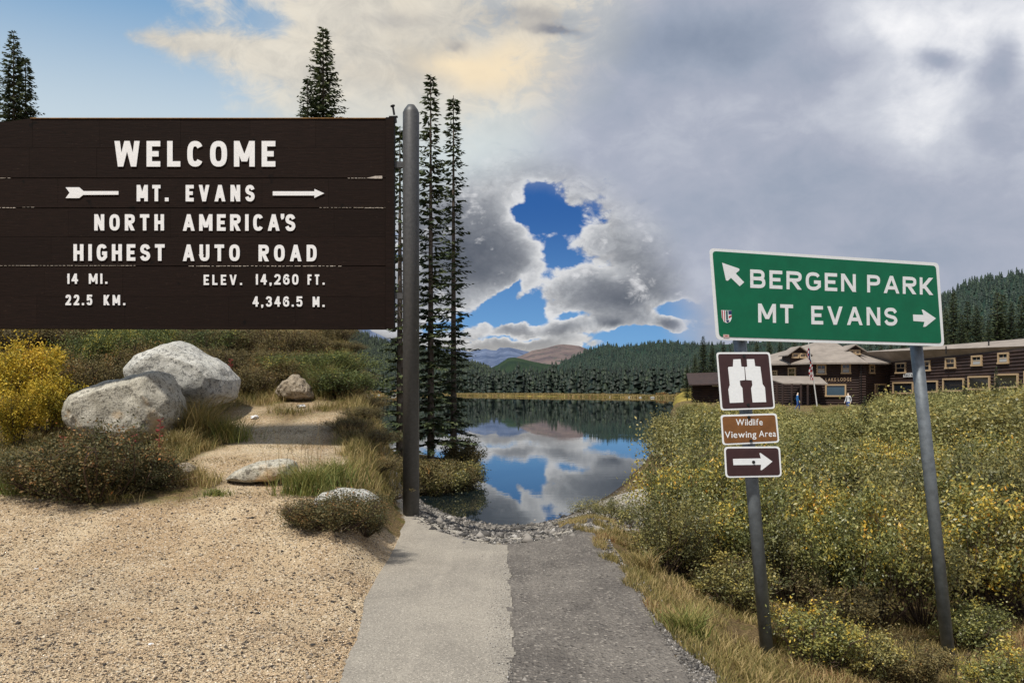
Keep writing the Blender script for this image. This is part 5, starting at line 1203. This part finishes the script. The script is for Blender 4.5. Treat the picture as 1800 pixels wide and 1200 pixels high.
# far shore stones
for i, (u, s) in enumerate([(620, 2.2), (634, 2.6), (666, 2), (690, 6.5), (715, 2.2), (760, 1.5), (911, 1.4), (923, 1.6), (982, 1.3), (1051, 1.8), (1074, 2), (1109, 2.4), (1126, 1.4), (1147, 2.0)]):
    d = float(shore_d(u))*1.005; w = s
    boulder('shore_stone', [(-w*.6, 0), (-w*.5, w*.22), (0, w*.36), (w*.45, w*.25), (w*.6, 0)], w*.6, (((u-900)/F*d), d, LAKE-.05), gran2, i+20,
            'largest white stone on the far lake shore, below the dark slope' if s > 6 else 'small white stone at the waterline of the far lake shore', 'stone', levels=2)
for o in scene.objects:
    if o.name.startswith('shore_stone') and o.get('label', '').startswith('small'): o['group'] = 'stones along the far waterline'
# ------------------------------------------------------------------ left bank plants
for i, (u, d, tp) in enumerate([(610, 12.5, 745), (640, 13.2, 770), (655, 12.2, 800), (668, 11.4, 835), (690, 11.2, 868), (630, 15.5, 700), (612, 16.5, 660), (650, 14.8, 745), (600, 18.5, 630), (618, 18.8, 655), (672, 13.4, 800), (640, 17, 715)]):
    g0, s = top_scale(u, d, tp, .88); s = min(s, 1.3); put_plant('edge_shrub', W3[i % 3], NM, g0, (max(s, .7),)*2+(s,), i*1.3, 'brown scrub bush on the steep edge of the bank above the cove', 'shrub', 'scrub along the bank edge above the cove')
def back_row():
    lst = []
    for i, u in enumerate(np.linspace(215, 590, 15)):
        d = 18.2+rng.uniform(-1, 1.4); tp = 566+rng.uniform(-6, 10); lst.append((u+rng.uniform(-10, 10), d, tp))
    for i, u in enumerate(np.linspace(250, 600, 13)):
        d = 16.2+rng.uniform(-.6, .6); tp = np.interp(u, [250, 450, 600], [600, 612, 640])+rng.uniform(-8, 12); lst.append((u+rng.uniform(-8, 8), d, tp))
    for u in np.linspace(425, 612, 8): lst.append((u, (15.7 if 455 < u < 585 else 14.9)+rng.uniform(-.1, .3), 640+rng.uniform(-8, 8)+(u > 580)*20))
    return lst
for nb_, (u, d, tp) in enumerate(sorted(back_row(), key=lambda q: (q[1] < 15.5, q[1] < 17.2, q[0]))):
    k = rng.integers(3); src = W3[k] if rng.random() < .75 else GR[k % 2]
    g0, s = top_scale(u, d, tp, .88 if src in W3 else 1.05)
    s = min(max(s, .5), 2.2); w = min(max(s, .9), 1.8)
    put_plant('bank_shrub', src, NM, g0, (w, w, s), rng.uniform(0, 6), 'brown-olive scrub bush, '+ordw(nb_ if nb_ < 15 else nb_-15 if nb_ < 28 else nb_-28)+' from the left in the '+('rear' if nb_ < 15 else 'middle' if nb_ < 28 else 'front')+' row behind the boulders', 'shrub', 'scrub bushes on the bank behind the boulders')
for i, u in enumerate(np.linspace(-60, 190, 8)):
    d = 18.6+.4*math.sin(i*2.); g0, s = top_scale(u, d, 562+3*math.sin(i*3.1), .88); put_plant('bank_shrub', W3[i % 3], NM, g0, (1.5, 1.5, s), i*1.9, 'olive scrub bush, '+ordw(i)+' from the left edge, at the back of the golden willows', 'shrub', 'scrub at the back of the golden willows')
for i, (u, d, tp, lab) in enumerate([(60, 13.2, 572, 'tall golden-yellow willow at the left edge beneath the brown sign'), (15, 12.6, 578, 'golden-yellow willow cut by the left picture edge'), (85, 12.4, 640, 'smaller golden shrub in front of the tall golden willow'), (30, 11.6, 660, 'golden shrub low at the left edge, beside the dark bush')]):
    g0, s = top_scale(u, d, tp, 1.5); put_plant('golden_willow', GO[i % 2], NM, g0, (s*.95, s*.95, s), i*1.7, lab, 'shrub')
for i, (u, d, tp, lab) in enumerate([(150, 16, 570, 'leafy green bush behind the boulders, left one of three'), (205, 16.4, 566, 'leafy green bush behind the boulders, middle one of three'), (262, 16.6, 572, 'leafy green bush behind the boulders, right one of three')]):
    g0, s = top_scale(u, d, tp, 1.05); put_plant('leafy_bush', GR[i % 2], NM, g0, (s*.8, s*.8, s), i*2.1, lab, 'shrub')
for i, (u, d, tp, lab) in enumerate([(110, 13.6, 625, 'purplish-brown twiggy shrub left of the large front boulder'), (165, 14, 612, 'brown twiggy shrub above the large front boulder'), (205, 14.4, 625, 'brown twiggy shrub between leafy bush and the peaked boulder')]):
    g0, s = top_scale(u, d, tp, .88); put_plant('twiggy_shrub', W3[i], NM, g0, (s*.9, s*.9, s), i*1.3, lab, 'shrub')
for i, (u, py, d, w, tp, lab) in enumerate([(165, 868, 8.9, 1.15, 742, 'dark dense cinquefoil bush at the gravel edge, before the front boulder'), (90, 858, 9.1, .85, 770, 'dark bush at the left of the dense cinquefoil, touching it'), (248, 862, 9.2, .75, 790, 'low dark bush trailing off to the right of the dense cinquefoil'),
                                        (590, 925, 8.0, .78, 858, 'dark spiky bush in front of the smooth whitish boulder'), (540, 915, 8.1, .5, 878, 'low dark sprig left of the spiky bush by the whitish boulder'), (640, 915, 8.3, .45, 880, 'small dark bush right against the whitish boulder')]):
    g0 = P(u, py, d); g0.z = gz(g0.x, g0.y); s = (EYE+(HOR-tp)/F*d-g0.z)/.76; s = max(s, .3)
    put_plant('dark_bush', DK[i % 2], NM, g0, (w, w, s), i*1.1, lab, 'shrub')
# red fireweed stalks
redm = mat('fireweed_red', s2l(140, 48, 48), .8)
def stalk(u, d, h, label, m=redm):
    g0 = PG(u, d); mb = MB(); mb.tube([(0, 0, 0), (.01, 0, h*.5), (.03, 0, h)], [.006, .005, .003], 5)
    e = empty('fireweed', g0); tag(e, label, 'plant'); mb.build('stem', m, e)
    n = 38; r_ = np.random.default_rng(int(u)); z = r_.uniform(h*.35, h, n); a = r_.uniform(0, 6.28, n)
    D = unit(np.stack([np.cos(a), np.sin(a), np.full(n, .3)], 1)); C = np.stack([.03*z/h, z*0, z], 1)+D*.03
    V, Fc, rr = leaf_mesh('l', C, D, unit(np.cross(D, r_.normal(size=(n, 3)))), np.full(n, .055), np.full(n, .016), r_.uniform(0, 1, n), None)
    o = mesh('leaves', V, Fc, m, attrs={'rnd': rr}, parent=e)
stalk(403, 14.9, .6, 'tall red fireweed stalk behind the peaked boulder'); stalk(230, 10.2, .4, 'red fireweed stalk standing before the front boulder'); stalk(278, 10.4, .55, 'dark red weed stalk at the right foot of the front boulder'); stalk(106, 10.8, .35, 'red weed stalk left of the front boulder')
# ------------------------------------------------------------------ grass, joined
def blades(name, pts, h, w, lean, m, label, cat='grass', kind='stuff', hs=None, seg=True):
    n = len(pts); r_ = rng; a = r_.uniform(0, 6.28, n); H = h*r_.uniform(.4, 1.2, n) if hs is None else hs
    side = np.stack([np.cos(a), np.sin(a), a*0], 1)*(w*r_.uniform(.6, 1.3, n))[:, None]*.5
    b = r_.uniform(0, 6.28, n); ln = lean*H*r_.uniform(.3, 1.2, n); off = np.stack([np.cos(b)*ln, np.sin(b)*ln, 0*b], 1); up = np.stack([0*H, 0*H, H], 1)
    p0 = pts-side; p1 = pts+side; m0 = pts-side*.7+off*.35+up*.6; m1 = pts+side*.7+off*.35+up*.6; t0 = pts+off+up*.98-side*.12; t1 = pts+off+up*.98+side*.12
    V = np.stack([p0, p1, m1, m0, t1, t0], 1).reshape(-1, 3); i = np.arange(n)[:, None]*6
    Fc = np.concatenate([i+np.array([[0, 1, 2, 3]]), i+np.array([[3, 2, 4, 5]])]); 
    patch = vnoise(pts[:, 0], pts[:, 1], .5, 3)
    o = mesh(name, V, Fc, m, attrs={'rnd': np.repeat(np.clip(r_.uniform(0, 1, n)*.7+.15+patch*.5, 0, 1), 6)}); return tag(o, label, cat, kind=kind)
def scatter(n, u0, u1, d0, d1, cond=None):
    u = rng.uniform(u0, u1, n); d = np.exp(rng.uniform(np.log(d0), np.log(d1), n)); x = (u-900)/F*d; z = ground_z(x, d); p = np.stack([x, d, z], 1)
    if cond is not None: p = p[cond(x, d, z)]
    return p
# verge along the shoulder
n = 26000; y = rng.uniform(4.2, 13.5, n); x = sh_right(y)+np.abs(rng.normal(size=n))*.35-.05; x += vnoise(y, y*0, .4, 7)*.15
k = vnoise(x, y, .35, 6) > -.18; p = np.stack([x, y, ground_z(x, y)], 1)[k]
blades('verge_grass', p, .075, .006, .8, grass_m, 'tufty yellow-green grass fringe along the gravel shoulder')
p = scatter(30000, 1180, 1850, 4.7, 10, lambda x, d, z: (x > 1.5) & (vnoise(x, d, .5, 9) > -.15)); blades('bank_grass', p, .085, .007, 1.0, grass_m, 'thin dry grass on the slope below the road signs')
def lc(x, d, z):
    u = U(x, d); py = HOR+(EYE-z)/d*F; t = a_tan(x, d, z); return (t < .35) & (py < 885) & (u < 700) & (vnoise(x, d, .6, 31) > -.25)
p = scatter(90000, -80, 700, 8.0, 20, lc); blades('hillside_grass', p, .16, .008, .8, grass_m, 'dry yellow grass covering the bank round the boulders')
p = scatter(9000, 330, 640, 9, 14, lambda x, d, z: (a_tan(x, d, z) > .35) & (fbm(x, d, .5, 41, 3) > .22)); blades('path_litter', p, .03, .006, 1.5, brown_m, 'sparse dry litter and weeds on the trodden path', 'weeds')
def tuft(u, py, d, r, h, n, m, label, lean=.9):
    c = P(u, py, d); c.z = gz(c.x, c.y); rr = np.abs(rng.normal(size=n))*r*.45; a = rng.uniform(0, 6.28, n)
    pts = np.stack([np.cos(a)*rr, np.sin(a)*rr*.7, rr*0-.01], 1)
    o = blades('grass_tuft', pts, h, .009, lean, m, label, 'grass', kind=None); o.location = c
    return o
tuft(345, 720, 11.9, .5, .62, 1500, grass_m, 'long straw-yellow grass tuft spilling over right of the front boulder'); tuft(395, 730, 11.9, .45, .35, 900, fresh_m, 'green-gold grass tuft below the peaked boulder'); tuft(310, 770, 11.2, .4, .3, 700, grass_m, 'low grass tuft at the right foot of the front boulder')
tuft(545, 862, 9.1, .40, .30, 1100, fresh_m, 'bright green grass tuft above the dark spiky bush'); tuft(40, 850, 9.2, .35, .4, 700, fresh_m, 'green grass tuft at the left edge, beside the dark bush'); tuft(590, 840, 9.5, .35, .3, 600, fresh_m, 'small green grass tuft left of the whitish boulder top')
tuft(380, 862, 9.0, .2, .08, 260, fresh_m, 'tiny green weed patch alone on the gravel'); tuft(568, 690, 15, .35, .6, 500, fresh_m, 'fresh green grass tuft right of the small angular rock')
tuft(1205, 1090, 5.9, .22, .2, 420, fresh_m, 'lush green grass tuft on the shoulder edge, nearest the camera'); tuft(1130, 985, 8.0, .2, .22, 260, grass_m, 'yellow-green grass tuft on the shoulder edge farther up the road')
tuft(1370, 1085, 7.6, .1, .2, 260, grass_m, 'small straw-coloured tuft just right of the shorter sign post')
# tall seed stalks by the tuft
r_ = np.random.default_rng(77); c = PG(545, 9.4); n = 60; pts = np.stack([r_.normal(size=n)*.28, r_.normal(size=n)*.15, np.zeros(n)], 1); o = blades('seed_stalks', pts, .65, .005, .25, brown_m, 'tall dry brown seed stalks above the green tuft', 'grass', kind=None); o.location = c
# meadow strip on the far shore
def far_strip():
    n = 60000; u = rng.uniform(560, 1260, n); d = shore_d(u)*rng.uniform(1.0, 1.06, n); x = (u-900)/F*d; z = ground_z(x, d); k = z > LAKE-.02
    return np.stack([x, d, z], 1)[k]
blades('shore_grass', far_strip(), 1.1, .5, .4, grass_m, 'strip of tall yellow grass along the far lake shore')
# ------------------------------------------------------------------ loose stones, joined
octV = np.array([(1, 0, 0), (-1, 0, 0), (0, 1, 0), (0, -1, 0), (0, 0, 1), (0, 0, -1)], float); octF = np.array([(0, 2, 4), (2, 1, 4), (1, 3, 4), (3, 0, 4), (2, 0, 5), (1, 2, 5), (3, 1, 5), (0, 3, 5)])
def pebbles(name, pts, s, m, label):
    n = len(pts); sc = s[:, None, None]*rng.uniform(.55, 1.35, (n, 6, 1))*np.array([1, 1, .6])
    V = octV[None]*sc; a = rng.uniform(0, 6.28, n); ca, sa = np.cos(a)[:, None], np.sin(a)[:, None]
    V = np.stack([V[..., 0]*ca-V[..., 1]*sa, V[..., 0]*sa+V[..., 1]*ca, V[..., 2]], -1)+pts[:, None]+np.array([0, 0, 1])*s[:, None, None]*.15
    o = mesh(name, V.reshape(-1, 3), (octF[None]+np.arange(n)[:, None, None]*6).reshape(-1, 3), m, attrs={'rnd': np.repeat(rng.uniform(0, 1, n), 6)}); return tag(o, label, 'gravel', kind='stuff')
peb_tan = leafmat('pebble_tan', [(0, s2l(58, 50, 46)), (.24, s2l(110, 94, 76)), (.42, s2l(184, 158, 126)), (.8, s2l(214, 190, 156)), (1, s2l(236, 226, 208))], trans=0, rough=.9)
peb_grey = leafmat('pebble_grey', [(0, s2l(60, 58, 56)), (.4, s2l(104, 100, 96)), (.8, s2l(142, 136, 128)), (1, s2l(196, 192, 186))], trans=0, rough=.9)
p = scatter(70000, -60, 700, 4.6, 10, lambda x, d, z: (a_tan(x, d, z) > .5) & (x < road_left(d)+.0)); pebbles('gravel', p, np.exp(rng.normal(-5.35, .38, len(p))), peb_tan, 'coarse tan decomposed-granite gravel in the pull-off')
n = 26000; y = 4.4*np.exp(rng.uniform(0, .95, n)); x = rng.uniform(0, 1, n)**.8*(sh_right(y)+.15)
k = (y < d_edge(U(x, y))); p = np.stack([x, y, np.minimum(ground_z(x, y), 0)*.9], 1)[k]; pebbles('shoulder_stones', p, np.exp(rng.normal(-5.0, .45, len(p))), peb_grey, 'loose grey stone chips on the road shoulder')
def bc(x, d, z): return (z > LAKE-.05) & (d > d_edge(U(x, d))-.6)
p = scatter(14000, 640, 1120, 9, 26, bc); pebbles('cove_shingle', p, np.exp(rng.normal(-4.2, .6, len(p))), peb_grey, 'pale shingle on the short bank above the cove')
p = scatter(900, -60, 640, 4.8, 9.5, lambda x, d, z: (a_tan(x, d, z) > .5) & (x < road_left(d))); pebbles('scattered_stones', p, np.exp(rng.normal(-4.35, .3, len(p))), leafmat('stone_dark', [(0, s2l(52, 50, 50)), (.5, s2l(96, 86, 76)), (1, s2l(190, 176, 156))], trans=0, rough=.9), 'larger dark and pale stones scattered over the gravel')
n = 3500; y = 4.4*np.exp(rng.uniform(0, .95, n)); x = -.01*(y-5)-np.abs(rng.normal(size=n))*.10; p = np.stack([x, y, x*0+.004], 1)[y < d_edge(U(x, y))-.6]; pebbles('grit', p, np.exp(rng.normal(-5.9, .4, len(p))), peb_grey, 'grit strewn over the edge of the asphalt')
# litter
white_m = mat('paper_white', (.8, .8, .8), .7)
def crumple(u, py, d, s, label, m=white_m, name='litter', cat='litter'):
    c = P(u, py, d); c.z = gz(c.x, c.y)+s*.3; bm = bmesh.new(); bmesh.ops.create_icosphere(bm, subdivisions=2, radius=s)
    for v in bm.verts: v.co += v.normal*mn.noise(v.co/s*2+Vector((u, 0, 0)))*s*.8; v.co.z *= .45
    me = bpy.data.meshes.new(name); bm.to_mesh(me); bm.free(); me.materials.append(m); o = bpy.data.objects.new(name, me); link(o); o.location = c; tag(o, label, cat)
crumple(448, 718, 13.2, .06, 'crumpled white paper lying on the path behind the boulders'); crumple(530, 697, 14, .07, 'white plastic scrap in front of the small angular rock'); crumple(1107, 1076, 6.2, .02, 'single white pebble on the grey road shoulder', name='pebble', cat='pebble')
crumple(265, 1136, 5.35, .014, 'single white pebble near the front of the tan gravel', name='pebble', cat='pebble'); crumple(1124, 1100, 5.9, .011, 'small yellow flower head fallen on the grey shoulder', mat('petal_yellow', s2l(220, 190, 60)), name='flower_head', cat='flower')
c = P(60, 995, 7.0); c.z = gz(c.x, c.y)+.012; e = empty('cigarette_butt', c, .3); tag(e, 'cigarette end on the tan gravel near the left edge', 'cigarette butt')
MB().tube([(0, 0, 0), (.035, 0, 0)], .004, 8).build('paper', white_m, e, True); MB().tube([(.036, 0, 0), (.055, 0, 0)], .004, 8).build('filter', mat('filter_orange', s2l(206, 140, 70)), e, True)
